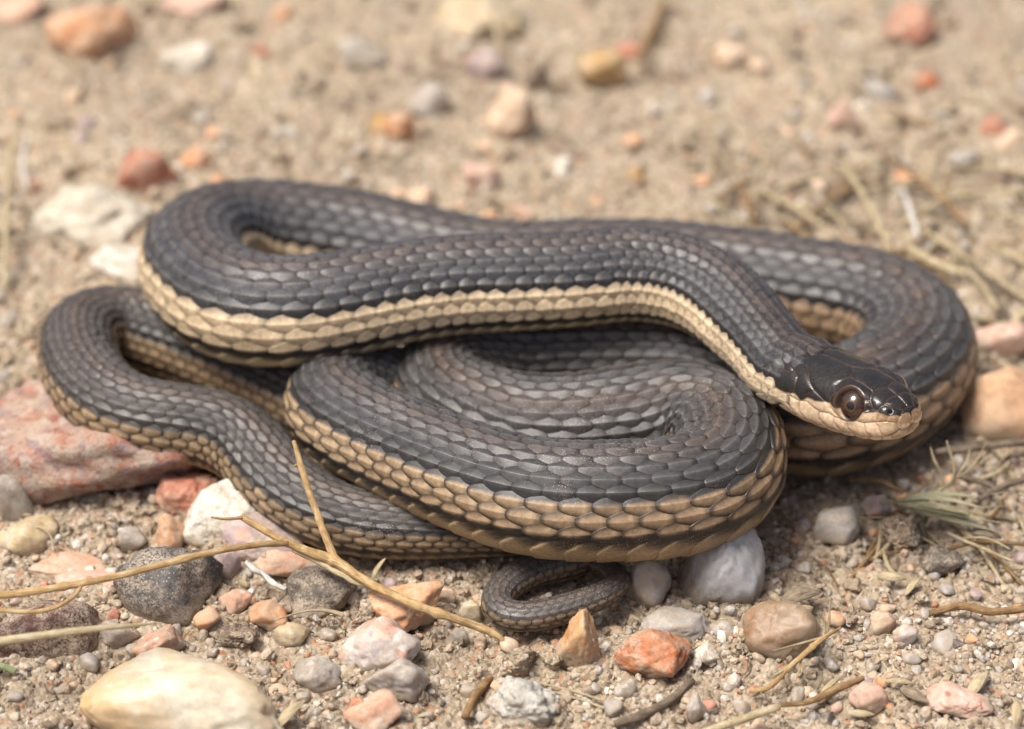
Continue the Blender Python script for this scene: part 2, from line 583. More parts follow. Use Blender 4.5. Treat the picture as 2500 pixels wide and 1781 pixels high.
def ventral(s0, s1, V, Q, Cc, W):
    p0, p1 = np.interp([s0, s1], SP, PHASE)
    k = np.arange(math.ceil(p0), math.floor(p1)) + 0.5
    sc = np.interp(k, PHASE, SP)
    P = np.interp(sc, SP, PITCH); r = np.interp(sc, SP, RP)
    n = len(sc)
    au = np.array([0, .3, .6, .85, .97, 1.0])[None, :, None]
    nv = 27
    e0 = np.linspace(-1, 1, nv); e0 = (np.sign(e0) * np.abs(e0) ** .55)[None, None, :]
    e = np.abs(e0)
    s = sc[:, None, None] + (au - .5 - .45 * sstep(.75, 1, e)) * 1.22 * P[:, None, None]
    tv = 180 + e0 * (180 - (98.0 * k_ang(s) if s1 < S_TAIL + 6 else 107.0))
    t = .03 * r[:, None, None]
    h = t * (.1 + au) - np.where(au > .99, t * 1.2, 0) - t * .8 * sstep(.9, 1, e)
    Pt = surf(s, np.radians(tv + 0 * s), h)
    cr = c_cream(s)
    c = lerp(cr * np.array([1.15, 1.17, 1.05]), np.array([.012, .011, .011]), (.95 * sstep(.80, .85, e - .16 * (au - .35)) * sstep(.0, .1, au) * (1 - .0 * e))[..., None] * np.ones_like(s)[..., None])
    c = np.where((au > .99)[..., None] * np.ones_like(s)[..., None] > 0, c * .5, c)
    off = W[0]
    m = au.shape[1] * nv
    q = grid_quads(au.shape[1], nv)[:, ::-1]
    Q.append((q[None] + (np.arange(n) * m)[:, None, None]).reshape(-1, 4) + off)
    V.append(Pt.reshape(-1, 3)); Cc.append(c.reshape(-1, 3))
    W[0] += n * m


# plate seams of the head: distance from snout (mm), angle from the back midline (deg); mirrored left/right
SEAMS = [
    [(21.6, 0), (13.6, 0)], [(13.6, 0), (12.4, 8), (11.8, 18), (11.5, 22)], [(11.5, 22), (10.3, 24), (8.5, 24), (7.4, 26), (6.2, 28)],
    [(6.2, 28), (6.2, 19), (5.9, 9), (5.4, 0)], [(5.4, 0), (3.3, 0)], [(3.3, 0), (3.5, 10), (3.5, 23), (3.25, 40)], [(3.3, 0), (.95, 0)],
    [(3.65, 51.5), (3.5, 45), (3.1, 38), (2.2, 34), (1.54, 28), (.92, 23), (.95, 5), (.95, 0)],
    [(.92, 23), (.67, 44), (.72, 70), (.67, 98), (.62, 116)], [(6.2, 28), (5.8, 37), (5.4, 45), (4.85, 51.5), (4.53, 57)],
    [(6.5, 49), (5.5, 44)], [(6.05, 69), (5.17, 62), (4.77, 58), (3.65, 55), (3.57, 51)], [(12.3, 42), (11.9, 33), (11.4, 22)],
    [(20.6, 0), (21.5, 10), (21.66, 17), (21.1, 26), (18.8, 40), (17.3, 53), (16.2, 60), (14.4, 67.6), (13.1, 74)],
    [(21.2, 26), (22.07, 31), (22.4, 39), (22, 45), (20.2, 52), (19.9, 66), (20.06, 72), (20.2, 79)],
    [(25, 42), (23.75, 51), (22.6, 51), (21.8, 46)], [(17.2, 81), (17.26, 71.5), (16.5, 65)], [(12.2, 72), (12.4, 62), (11.6, 52.6)], [(12.4, 73.5), (12.06, 82), (10.5, 94)],
    [(23, 94), (20.8, 86), (18.9, 88), (17.2, 84), (15.7, 91), (14.3, 95), (12.4, 93), (11.5, 97.5), (10.6, 96.7), (9, 99), (7.25, 91.6), (5.97, 94), (4.05, 86), (1.9, 76), (.87, 75.5)],
    [(20.9, 86), (21.2, 100), (20.9, 112)], [(18.7, 87), (18.9, 99), (18.6, 110), (17.9, 122)], [(14.5, 96), (14.6, 106), (14, 115), (13.3, 126), (13, 132)], [(11.5, 98), (11.5, 108), (10.9, 118), (10.2, 132)],
    [(8.9, 99.5), (8.9, 110.5), (8.5, 122), (8.1, 132)], [(5.8, 93), (5.57, 108.5), (5.25, 122), (5.1, 131)], [(3.8, 84), (3.2, 97), (2.8, 115), (2.6, 131)], [(1.95, 57), (1.95, 76)], [(3.4, 67), (3.57, 82.5)],
    [(1.2, 148), (3, 151), (6, 153), (12, 153), (17, 149), (22, 138), (25, 128)],
    [(1.8, 128), (2.2, 150)], [(3.6, 131), (4.2, 151)], [(6.2, 131), (6.8, 153)], [(9, 133), (9.6, 153)], [(12, 132), (12.4, 153)], [(15.2, 133), (15.4, 151)], [(18.4, 129), (18.2, 147)], [(21.4, 122), (20.8, 141)],
    [(4, 151), (3.2, 180)], [(10, 153), (9, 180)], [(16, 150), (15, 180)]]
MOUTH = [(.02, 175), (.25, 144), (.62, 118), (1.23, 124), (2.7, 131), (5.2, 131), (8.3, 133), (10.4, 132), (13.6, 134), (17, 131), (20.4, 124), (22.6, 116), (24.5, 112)]
BOUND = np.array([(0, 0), (.36, 6), (.67, 44), (1.03, 49), (1.85, 58.5), (3.5, 60.5), (4.6, 64.4), (5.5, 71), (6.3, 69.6), (9.1, 80.6), (11, 79), (12.5, 74), (14.5, 76.6), (16.9, 77.8), (18.3, 85), (19.6, 79.4), (21.8, 84), (24.5, 83), (28, 78.6), (34, 71)])
EYE_S, EYE_TH = 8.65, 66.0


def dense(pl, step=.12):
    pl = np.array(pl, float)
    out = []
    for a, b in zip(pl[:-1], pl[1:]):
        n = max(2, int(math.hypot(b[0] - a[0], (b[1] - a[1]) * .11) / step) + 1)
        out.append(a + (b - a) * np.linspace(0, 1, n)[:, None])
    return np.vstack(out)


def min_dist(P, Q):
    d = np.full(len(P), 1e9)
    q2 = (Q ** 2).sum(1)
    for i in range(0, len(P), 4000):
        p = P[i:i + 4000]
        D2 = (p ** 2).sum(1)[:, None] + q2[None] - 2 * p @ Q.T
        d[i:i + 4000] = np.sqrt(np.maximum(D2.min(1), 0))
    return d


def head_grid(V, Q, Cc, W):
    ss = np.concatenate([np.linspace(0, .5, 16) ** 1.3 * .5 ** -.3, np.linspace(.56, 3, 26), np.linspace(3.1, 31, 222)])
    nt_ = 300
    tt = np.linspace(-math.pi, math.pi, nt_, endpoint=False)
    S, T = np.meshgrid(ss, tt, indexing='ij')
    P0 = surf(S, T).reshape(-1, 3)
    cen = P0.mean(0)

    def pts(pl, sides=(1, -1)):
        d = dense(pl)
        return np.vstack([surf(d[:, 0], np.radians(d[:, 1] * k)) for k in sides])
    seam = np.vstack([pts(p) for p in SEAMS])
    mouth = pts(MOUTH)
    ds = min_dist(P0 - cen, seam - cen)
    dm = min_dist(P0 - cen, mouth - cen)
    Sf, Tf = S.ravel(), np.degrees(np.abs(T)).ravel()
    fade = sstep(29, 25, Sf)
    h = -.15 * np.exp(-(ds / .12) ** 2) - .14 * np.exp(-(ds / .5) ** 2)
    h = h - .42 * np.exp(-(dm / .17) ** 2) - .22 * np.exp(-(dm / .5) ** 2)
    # lip bulge above and below the mouth, slight brow over the eye, socket
    h = h + .22 * np.exp(-((Tf - 112) / 13) ** 2) * sstep(1, 4, Sf) * sstep(25, 18, Sf)
    ec = surf(np.array([EYE_S, EYE_S]), np.radians(np.array([EYE_TH, -EYE_TH])))
    de = np.minimum(np.linalg.norm(P0 - ec[0], axis=1), np.linalg.norm(P0 - ec[1], axis=1))
    h = h + .42 * np.exp(-((Sf - 9.4) / 3.0) ** 2 - ((Tf - 36) / 9) ** 2)
    h = h + .16 * np.exp(-((de - 3.0) / .38) ** 2) - .75 * sstep(2.8, 2.1, de)
    # lore: a shallow hollow in front of the eye, cheek fullness behind the jaw
    h = h - .25 * np.exp(-((Sf - 4.8) / 1.5) ** 2 - ((Tf - 62) / 14) ** 2)
    nz = surf(np.array([1.95, 1.95]), np.radians(np.array([46, -46])))
    dn = np.minimum(np.linalg.norm(P0 - nz[0], axis=1), np.linalg.norm(P0 - nz[1], axis=1))
    h = h - .7 * np.exp(-(dn / .30) ** 2)
    h = h * fade
    # tongue notch in the middle of the upper lip
    h = h + .02 * fbm(P0 * 1.1, 3, 3)
    P = surf(Sf, T.ravel(), h)
    b = np.interp(Sf, BOUND[:, 0], BOUND[:, 1]) + 2.0 * fbm(P0 * .9, 11, 3)
    f = sstep(-2.2, 2.2, Tf - b)
    n1 = fbm(P0 * .55, 5, 4)[:, None]
    dark = np.array([.020, .0175, .0155]) * (1 + .35 * n1)
    cream = np.array([.60, .45, .30]) * (1 + .12 * n1)
    dk = lerp(np.ones(3), np.array([.52, .44, .36]), (sstep(6.5, 2.0, Sf) * sstep(105, 70, Tf))[:, None])
    cream = cream * dk
    sm = np.exp(-(ds / .125) ** 2)[:, None]
    dark = lerp(dark, np.array([.075, .042, .024]), .65 * sm)
    cream = lerp(cream, np.array([.22, .145, .085]), .62 * sm)
    c = lerp(dark, cream, f[:, None])
    c = lerp(c, np.array([.16, .085, .045]), (.75 * np.exp(-(dm / .15) ** 2))[:, None])
    c = lerp(c, np.array([.010, .008, .007]), np.exp(-(dn / .34) ** 2)[:, None])
    rim = np.exp(-((de - 2.75) / .30) ** 2)
    c = lerp(c, np.array([.075, .036, .018]), (.75 * rim)[:, None])
    # pink tongue notch at the front of the lip
    tn = np.exp(-(Sf / .55) ** 2) * sstep(120, 165, Tf)
    c = lerp(c, np.array([.20, .07, .03]), (.8 * tn)[:, None])
    # orange speck behind the jaw
    op = surf(np.array([21.6, 22.4]), np.radians(np.array([-91., -88.])))
    d = np.minimum(np.linalg.norm(P0 - op[0], axis=1), np.linalg.norm(P0 - op[1], axis=1))
    c = lerp(c, np.array([.55, .20, .05]), (.8 * np.exp(-(d / .35) ** 2))[:, None])
    Q.append(grid_quads(len(ss), nt_, W[0], wrap=True)[:, ::-1])
    V.append(P); Cc.append(c)
    W[0] += len(P)
    return ec


def build_snake():
    root = empty('snake', SNAKE_ORG * MM)
    tag(root, 'dark grey keeled snake with cream side stripe lying coiled on the gravel', 'snake')
    V, Q, Cc, W = [], [], [], [0]
    # underlying skin
    ss = np.concatenate([np.arange(26, BODY_LEN - 1, 1.0), [BODY_LEN - .5]])
    nt_ = 40
    tt = np.linspace(-math.pi, math.pi, nt_, endpoint=False)
    S, T = np.meshgrid(ss, tt, indexing='ij')
    P = surf(S, T, -.15 - .04 * np.interp(S, SP, RP) * sstep(28, 70, S))
    c = np.where((np.abs(T) > math.radians(100))[..., None], c_cream(S) * .6, SKIN[None, None] * np.ones_like(S)[..., None])
    # cream skin shows between the cream rows near the head
    ncr = (sstep(110, 40, S) * sstep(math.radians(64), math.radians(70), np.abs(T)))[..., None]
    c = lerp(c, c_cream(S) * .55, ncr)
    Q.append(grid_quads(len(ss), nt_, 0, wrap=True)[:, ::-1]); V.append(P.reshape(-1, 3)); Cc.append(c.reshape(-1, 3)); W[0] += P.shape[0] * nt_
    h0 = W[0]
    ec = head_grid(V, Q, Cc, W)
    h1 = W[0]
    s_end = S_TAIL
    start = lambda th: 20.4 + np.interp(th, [0, 30, 50, 90, 110], [0, .6, 2.4, 1.4, 2.0])
    for j in (0, 1, 2, 3, 6, 7, 8, 9):
        th = {0: 0, 1: 12.2, 2: 24.4, 3: 36.6, 6: 49.0, 7: 62.2, 8: 76.2, 9: 90.4}[j]
        wr = 12.4 if j <= 6 else 14.0
        kind = 'dark' if j <= 5 else ('edge' if j == 6 else 'cream')
        for side in ((1,) if j == 0 else (1, -1)):
            scale_row(j, side, th, wr, start(th * 1.2), s_end, kind, V, Q, Cc, W)
    ventral(25, s_end + 4, V, Q, Cc, W)
    # tail: fewer, larger rows
    for j in range(0, 5):
        th = (0, 25, 50, 74, 98)[j]
        kind = 'dark' if j <= 2 else 'cream'
        row = (1, 2, 3, 8, 9)[j]
        for side in ((1,) if j == 0 else (1, -1)):
            scale_row(row + (0 if j != 0 else 0), side, th, 25.0, s_end - 2, BODY_LEN - .6, kind, V, Q, Cc, W, False)
    ventral(s_end - 2, BODY_LEN - .6, V, Q, Cc, W)
    V = (np.vstack(V) - SNAKE_ORG) * MM
    Q = np.vstack(Q); Cc = np.clip(np.vstack(Cc), 0.004, .9)
    print('snake quads', len(Q))
    gl = np.full(len(V), .47, np.float32); gl[h0:h1] = .25
    me = np_mesh('body', V, Q, None, MAT_SNAKE, Cc, True, {'Gloss': gl})
    body = new_obj('body', me, root)
    body['label'] = 'scaly coiled body with black back and cream flank'
    # eyes -----------------------------------------------------------
    for i in (0, 1):
        sgn = 1 if i == 0 else -1
        p0 = surf(np.array([EYE_S]), np.radians(np.array([sgn * EYE_TH])))[0]
        p1 = surf(np.array([EYE_S]), np.radians(np.array([sgn * EYE_TH])), 1.0)[0]
        nrm = (p1 - p0) / np.linalg.norm(p1 - p0)
        fw = -TP[np.argmin(abs(SP - EYE_S))]
        ax = nrm + fw * .42 + DP[np.argmin(abs(SP - EYE_S))] * .05
        ax /= np.linalg.norm(ax)
        up = DP[np.argmin(abs(SP - EYE_S))]
        up = up - ax * (up @ ax); up /= np.linalg.norm(up)
        rt = np.cross(up, ax)
        Rm = np.stack([rt, up, ax], 1)
        c0 = p0 - nrm * 1.66
        rad = 2.60
        # eyeball with coloured iris ring and black pupil, pole along local z
        nu, nv = 30, 48
        ph = np.linspace(0, math.pi, nu)
        ag = np.linspace(0, 2 * math.pi, nv, endpoint=False)
        Ph, Ag = np.meshgrid(ph, ag, indexing='ij')
        L = np.stack([np.sin(Ph) * np.cos(Ag), np.sin(Ph) * np.sin(Ag) * 1.06, np.cos(Ph)], -1) * rad
        P = (L.reshape(-1, 3) @ Rm.T + c0)
        eye = new_obj('eye', np_mesh('eye', (P - SNAKE_ORG) * MM, grid_quads(nu, nv, 0, True), None, MAT_EYE, None, True, {'polar': Ph.ravel()}), root)
        eye['label'] = 'glossy round brown eye with small black pupil'
    return root


# materials of the snake
def mat_snake():
    m = NM('snake_scales')
    at_ = m.n('ShaderNodeAttribute', attribute_name='Col')
    rg_ = m.n('ShaderNodeAttribute', attribute_name='Gloss')
    co = m.coord('Object')
    n1 = m.noise(co, 1400, 3, .6)
    n2 = m.noise(co, 160, 3, .6)
    mul = m.mix(1.0, at_.outputs[0], m.ramp(n1, [(.25, .70), (.75, 1.30)]), 'MULTIPLY')
    mul = m.mix(1.0, mul, m.ramp(n2, [(.3, .82), (.7, 1.18)]), 'MULTIPLY')
    # pale dust grains clinging here and there
    sp = m.voro(co, 2600)
    hd = m.ramp(rg_.outputs[2], [(.28, .12), (.45, 1.0)])
    spm = m.ramp(sp, [(.12, 1.0), (.18, 0.0)])
    pt = m.ramp(m.noise(co, 70, 2, .5), [(.46, 0.0), (.60, 1.0)])
    dust = m.mix(1.0, m.mix(1.0, spm, pt, 'MULTIPLY'), hd, 'MULTIPLY')
    colr = m.mix(dust, mul, (.52, .47, .40))
    m.set(base=colr, rough=m.mix(1.0, m.ramp(n2, [(.3, .86), (.7, 1.14)]), rg_.outputs[0], 'MULTIPLY'), spec=.5)
    m.bump(n1, .22, .0002)
    return m.m


def mat_eye():
    m = NM('snake_eye')
    p = m.n('ShaderNodeAttribute', attribute_name='polar')
    co = m.coord('Object')
    nz = m.noise(co, 1200, 4, .7)
    iris = m.ramp(nz, [(.3, (.024, .011, .006)), (.7, (.062, .028, .013))])
    ring = m.ramp(p.outputs['Fac'], [(.0, (.0025, .0025, .003)), (.285, (.0025, .0025, .003)), (.30, (.13, .065, .028)), (.335, (.09, .042, .018)), (.36, (.06, .026, .012)), (1, (.09, .04, .02))])
    msk = m.ramp(p.outputs['Fac'], [(.0, 0.0), (.335, 0.0), (.38, 1.0)])
    c = m.mix(msk, ring, iris)
    lim = m.ramp(p.outputs['Fac'], [(.75, 1.0), (1.0, .35)])
    c = m.mix(1.0, c, lim, 'MULTIPLY')
    m.set(base=c, rough=.22, spec=.4, coat=1.0, crough=.015)
    return m.m


MAT_SNAKE = mat_snake()
MAT_EYE = mat_eye()
SNAKE = build_snake()

# ------------------------------------------------------------------ soil
BANK = []


def ground_h(x, y):
    """soil height in mm at x,y (mm)"""
    x = np.asarray(x, float); y = np.asarray(y, float)
    sh = x.shape
    P = np.stack([x.ravel(), y.ravel(), np.zeros(x.size)], 1)
    h = 1.3 * fbm(P / 46.0, 21, 3) + 1.2 * fbm(P / 13.0 + 5, 33, 3)
    cl = np.abs(fbm(P / 6.2 + 9, 41, 4))
    h = h + 1.5 * sstep(.03, .30, cl) * (.35 + .65 * sstep(-.3, .3, fbm(P / 21.0 + 2, 43, 2))) + .55 * fbm(P / 2.4, 57, 3)
    # dirt banked up around the bedded stones
    for bx, by, bw, bd, bz in BANK:
        q = np.sqrt(((P[:, 0] - bx) / bw) ** 2 + ((P[:, 1] - by) / bd) ** 2)
        k = np.abs(q - .95) < .8
        if k.any():
            h[k] = h[k] + bz * np.exp(-((q[k] - .95) / .30) ** 2)
    far = np.hypot(P[:, 0], P[:, 1])
    h = h * lerp(1.0, .5, sstep(300, 900, far)) - 1.15
    return h.reshape(sh)


def axis_steps(lo, hi, fine):
    """fine spacing in lo..hi, growing outside to +-3 m"""
    c = list(np.arange(lo, hi + fine, fine))
    a, st = c[-1], fine
    out = []
    while a < 3000:
        st *= 1.14; a += st; out.append(a)
    b, st = c[0], fine
    pre = []
    while b > -3000:
        st *= 1.14; b -= st; pre.append(b)
    return np.array(pre[::-1] + c + out)


def mat_soil(name='soil', base=1.0):
    m = NM(name)
    co = m.coord('Object')
    big = m.noise(co, 22, 5, .6)
    mid = m.noise(co, 150, 5, .65)
    fine = m.noise(co, 1100, 4, .75)
    c = m.ramp(mid, [(.20, (.20, .158, .110)), (.42, (.355, .290, .208)), (.60, (.45, .378, .280)), (.82, (.53, .458, .36))])
    c = m.mix(1.0, c, m.ramp(big, [(.3, (.74, .73, .75)), (.7, (1.16, 1.14, 1.08))]), 'MULTIPLY')
    c = m.mix(1.0, c, m.ramp(fine, [(.28, .52), (.5, 1.0), (.75, 1.42)]), 'MULTIPLY')
    # single sand grains of mixed colour
    vc = m.voro(co, 1250, 'F1', 'Color')
    vd = m.voro(co, 1250)
    sp = m.n('ShaderNodeSeparateColor'); m.link(vc, sp.inputs[0])
    gcol = m.ramp(sp.outputs[0], [(.0, (.10, .075, .055)), (.22, (.30, .23, .16)), (.55, (.46, .38, .29)), (.80, (.56, .50, .43)), (.90, (.42, .20, .10)), (1.0, (.62, .57, .50))], 'CONSTANT')
    gm = m.ramp(sp.outputs[1], [(.48, 0.0), (.55, .75)])
    c = m.mix(gm, c, gcol)
    m.set(base=c, rough=.93, spec=.18)
    ad = m.n('ShaderNodeMath', operation='SUBTRACT')
    m.link(fine, ad.inputs[0]); m.link(vd, ad.inputs[1])
    m.bump(ad.outputs[0], .75, .0007)
    return m.m


def soil_at(x_mm, y_mm):
    return float(ground_h(np.array([x_mm]), np.array([y_mm]))[0])


# ------------------------------------------------------------------ stone shapes
def ico(n):
    bm = bmesh.new()
    bmesh.ops.create_icosphere(bm, subdivisions=n, radius=1.0)
    V = np.array([v.co[:] for v in bm.verts]); V /= np.linalg.norm(V, axis=1)[:, None]
    F = np.array([[v.index for v in f.verts] for f in bm.faces])
    bm.free()
    return V, F


ICO = {n: ico(n) for n in (1, 2, 3, 4, 5)}


def stone_verts(seed, ang=.5, rough=.05, n=4, K=None, fine=.0):
    """unit stone filling -1..1; ang 0 = water-worn, 1 = sharply broken"""
    rg = np.random.default_rng(seed)
    V, F = ICO[n]
    K = K or int(lerp(26, 11, ang))
    N = rg.normal(size=(K, 3)); N /= np.linalg.norm(N, axis=1)[:, None]
    d = rg.uniform(lerp(.86, .62, ang), 1.0, K)
    p = lerp(5, 26, ang)
    r = (np.sum(np.maximum(0, V @ N.T / d) ** p, 1) + .25 ** p) ** (-1 / p)
    r = np.minimum(r, 1.35)
    P = V * r[:, None]
    P = P * (1 + rough * fbm(V * 2.3 + seed, seed, 4)[:, None] * 1.6)
    if n >= 4:
        pit = np.minimum(0, fbm(V * 5.5 + seed, seed + 9, 3) + .05)
        P = P * (1 + (.10 + rough * .5) * pit[:, None] * (.4 + ang))
    if fine:
        P = P * (1 + fine * fbm(V * 9 + seed, seed + 5, 3)[:, None] + (.5 * fine * fbm(V * 24 + seed, seed + 6, 2)[:, None] if n == 5 else 0))
    lo, hi = P.min(0), P.max(0)
    return (P - (lo + hi) / 2) / ((hi - lo) / 2), F


def mat_stone(name, cols, scale=260, dust=.35, rough=.6, sss=0.0, specks=None, veins=None, bump=.3, sand=(.44, .36, .27), spec=.22, cells=None):
    m = NM(name)
    co = m.coord('Object', True)
    n1 = m.noise(co, scale, 6, .62, .6)
    st = np.linspace(.28, .74, len(cols))
    c = m.ramp(n1, [(float(p), k) for p, k in zip(st, cols)])
    if cells:
        cs, pal = cells
        wv = m.n('ShaderNodeVectorMath', operation='ADD')
        nn = m.n('ShaderNodeTexNoise'); nn.inputs['Scale'].default_value = cs * 1.1; nn.inputs['Detail'].default_value = 5; m.link(co, nn.inputs['Vector'])
        sc_ = m.n('ShaderNodeVectorMath', operation='SCALE'); sc_.inputs['Scale'].default_value = 1.6 / cs
        m.link(nn.outputs[1], sc_.inputs[0]); m.link(co, wv.inputs[0]); m.link(sc_.outputs[0], wv.inputs[1])
        vc = m.voro(wv.outputs[0], cs, 'F1', 'Color')
        s_ = m.n('ShaderNodeSeparateColor'); m.link(vc, s_.inputs[0])
        cc = m.ramp(s_.outputs[0], [(i / len(pal), k) for i, k in enumerate(pal)], 'CONSTANT')
        c = m.mix(.62, c, cc)
    n2 = m.noise(co, scale * 5, 4, .7)
    c = m.mix(1.0, c, m.ramp(n2, [(.25, .74), (.75, 1.24)]), 'MULTIPLY')
    if veins:
        vcol, vs = veins
        vn = m.noise(co, vs, 4, .6, 1.6)
        c = m.mix(m.ramp(vn, [(.42, 0.0), (.50, .30), (.58, 0.0)]), c, vcol)
        vn2 = m.noise(co, vs * .5, 3, .5, .6)
        c = m.mix(m.ramp(vn2, [(.50, 0.0), (.64, .85)]), c, vcol)
    if specks:
        scol, ss, th = specks
        vd = m.voro(co, ss)
        c = m.mix(m.ramp(vd, [(th, .8), (th + .08, 0.0)]), c, scol)
    if dust:
        dust = min(.9, dust + .12)
        dn = m.noise(co, scale * .9, 5, .75)
        dm = m.ramp(dn, [(.56 - .30 * dust, 0.0), (.70 - .22 * dust, min(1.0, .55 + dust))])
        gr = m.ramp(m.noise(co, 2300, 3, .7), [(.40, 0.0), (.54, 1.0)])
        c = m.mix(m.mix(1.0, dm, gr, 'MULTIPLY'), c, sand)
        # soil clinging to the buried lower part of the stone
        tg = m.n('ShaderNodeTexCoord'); sz = m.n('ShaderNodeSeparateXYZ'); m.link(tg.outputs['Generated'], sz.inputs[0])
        ad = m.n('ShaderNodeMath', operation='MULTIPLY_ADD'); m.link(dn, ad.inputs[0]); ad.inputs[1].default_value = -.75; m.link(sz.outputs[2], ad.inputs[2])
        cl = m.ramp(ad.outputs[0], [(.02, .95), (.16 + .1 * dust, 0.0)])
        c = m.mix(m.mix(.5, cl, m.mix(1.0, cl, gr, 'MULTIPLY')), c, tuple(k * .9 for k in sand))
    m.set(base=c, rough=rough, spec=spec)
    if sss >= .35:
        m.set(trans=.12 if veins else (.34 if sss >= .45 else .18), ior=1.45)
    if sss:
        m.set(sss=sss, sscale=.0022)
        m.b.inputs['Subsurface Radius'].default_value = (1.0, .85, .7)
    m.bump(n2, bump, .0006)
    return m.m


O1, O2, O3 = (.50, .20, .085), (.60, .32, .17), (.66, .46, .32)
MS = dict(
    orange=mat_stone('orange_feldspar', [O1, O2, O3], 300, .3, .65),
    peach=mat_stone('peach_feldspar', [(.52, .30, .17), (.60, .42, .29), (.66, .54, .43)], 260, .4, .65),
    salmon=mat_stone('salmon_granite', [(.48, .22, .13), (.56, .32, .22), (.60, .45, .36)], 340, .5, .7, specks=((.62, .56, .50), 420, .16)),
    red=mat_stone('red_sandstone', [(.32, .095, .040), (.44, .155, .068), (.50, .24, .125)], 240, .4, .6, bump=.5),
    brick=mat_stone('brick_red_stone', [(.30, .11, .07), (.40, .17, .11), (.44, .24, .17)], 220, .25, .65),
    pink=mat_stone('pink_feldspar', [(.52, .27, .20), (.60, .38, .30), (.62, .50, .43)], 240, .3, .55, specks=((.35, .10, .07), 260, .12)),
    dark=mat_stone('dark_basalt', [(.050, .049, .050), (.075, .072, .071), (.105, .100, .096)], 190, .34, .72, specks=((.34, .31, .27), 1500, .17), sand=(.36, .30, .23)),
    browngrey=mat_stone('brown_grey_stone', [(.085, .074, .060), (.14, .122, .10), (.21, .185, .15)], 330, .4, .85, specks=((.33, .29, .23), 900, .2), bump=.7),
    maroon=mat_stone('maroon_stone', [(.060, .032, .030), (.105, .052, .042), (.15, .085, .07)], 200, .45, .55, specks=((.4, .34, .27), 1500, .13)),
    white=mat_stone('white_limestone', [(.52, .46, .37), (.65, .61, .54), (.72, .69, .64)], 220, .4, .85, sand=(.42, .35, .26)),
    porous=mat_stone('porous_limestone', [(.42, .40, .35), (.58, .56, .50), (.70, .68, .63)], 420, .2, .9, bump=.9, specks=((.20, .18, .14), 520, .14)),
    quartz=mat_stone('milky_quartz', [(.50, .50, .505), (.545, .545, .55), (.60, .60, .60)], 90, .15, .42, sss=1.0, spec=.35, bump=.10),
    grey=mat_stone('grey_quartz', [(.30, .29, .285), (.43, .415, .40), (.56, .53, .50)], 260, .6, .55, sss=.35, spec=.35, bump=.15),
    clear=mat_stone('glassy_quartz', [(.46, .43, .38), (.58, .54, .49), (.68, .64, .59)], 330, .6, .50, sss=.5, spec=.35, bump=.15),
    amber=mat_stone('amber_quartz', [(.34, .17, .08), (.43, .27, .15), (.50, .41, .32)], 110, .55, .45, sss=.45, spec=.35, bump=.12),
    mauve=mat_stone('mauve_quartz', [(.25, .19, .185), (.36, .28, .27), (.46, .38, .36)], 200, .25, .45, sss=.3, specks=((.52, .30, .22), 130, .2)),
    chalk=mat_stone('chalky_limestone', [(.48, .42, .32), (.60, .55, .45), (.68, .64, .55)], 260, .3, .9, bump=.8),
    cream=mat_stone('cream_quartz', [(.60, .52, .38), (.66, .60, .48), (.72, .67, .57)], 60, .08, .40, sss=.7, veins=((.62, .36, .10), 30), bump=.12, spec=.3),
    yellow=mat_stone('yellow_quartz', [(.52, .37, .16), (.58, .47, .30), (.60, .55, .47)], 220, .3, .4, sss=.35),
    ochre=mat_stone('ochre_stone', [(.30, .17, .055), (.42, .26, .10), (.46, .34, .2)], 260, .3, .7),
    tooth=mat_stone('ochre_orange_stone', [(.36, .15, .07), (.50, .27, .11), (.58, .41, .24)], 210, .3, .6),
    mixed=mat_stone('conglomerate_pebble', [(.34, .29, .28), (.46, .40, .37), (.54, .48, .44)], 230, .25, .45, sss=.25, cells=(330, [(.56, .24, .15), (.50, .44, .41), (.36, .31, .31), (.60, .40, .30), (.44, .37, .35), (.62, .58, .55)])),
    slab=mat_stone('red_conglomerate', [(.17, .09, .075), (.27, .145, .115), (.42, .30, .24)], 240, .38, .8, bump=1.0, cells=(560, [(.30, .09, .06), (.40, .26, .22), (.26, .18, .18), (.52, .44, .37), (.38, .14, .08), (.44, .26, .20), (.30, .24, .24), (.48, .33, .25)])),
    tan=mat_stone('tan_sandstone', [(.40, .22, .12), (.48, .30, .18), (.50, .37, .25)], 60, .12, .7),
    clod=mat_soil('dirt_clod'),
    brown=mat_stone('brown_debris', [(.10, .065, .042), (.17, .12, .085), (.26, .20, .15)], 300, .5, .9, bump=.8),
)
DX = 1.0965
ECE, ESE = math.cos(ELEV), math.sin(ELEV)
PLACED = []


STONES = []


def stone(*a, **k):
    STONES.append((a, k))


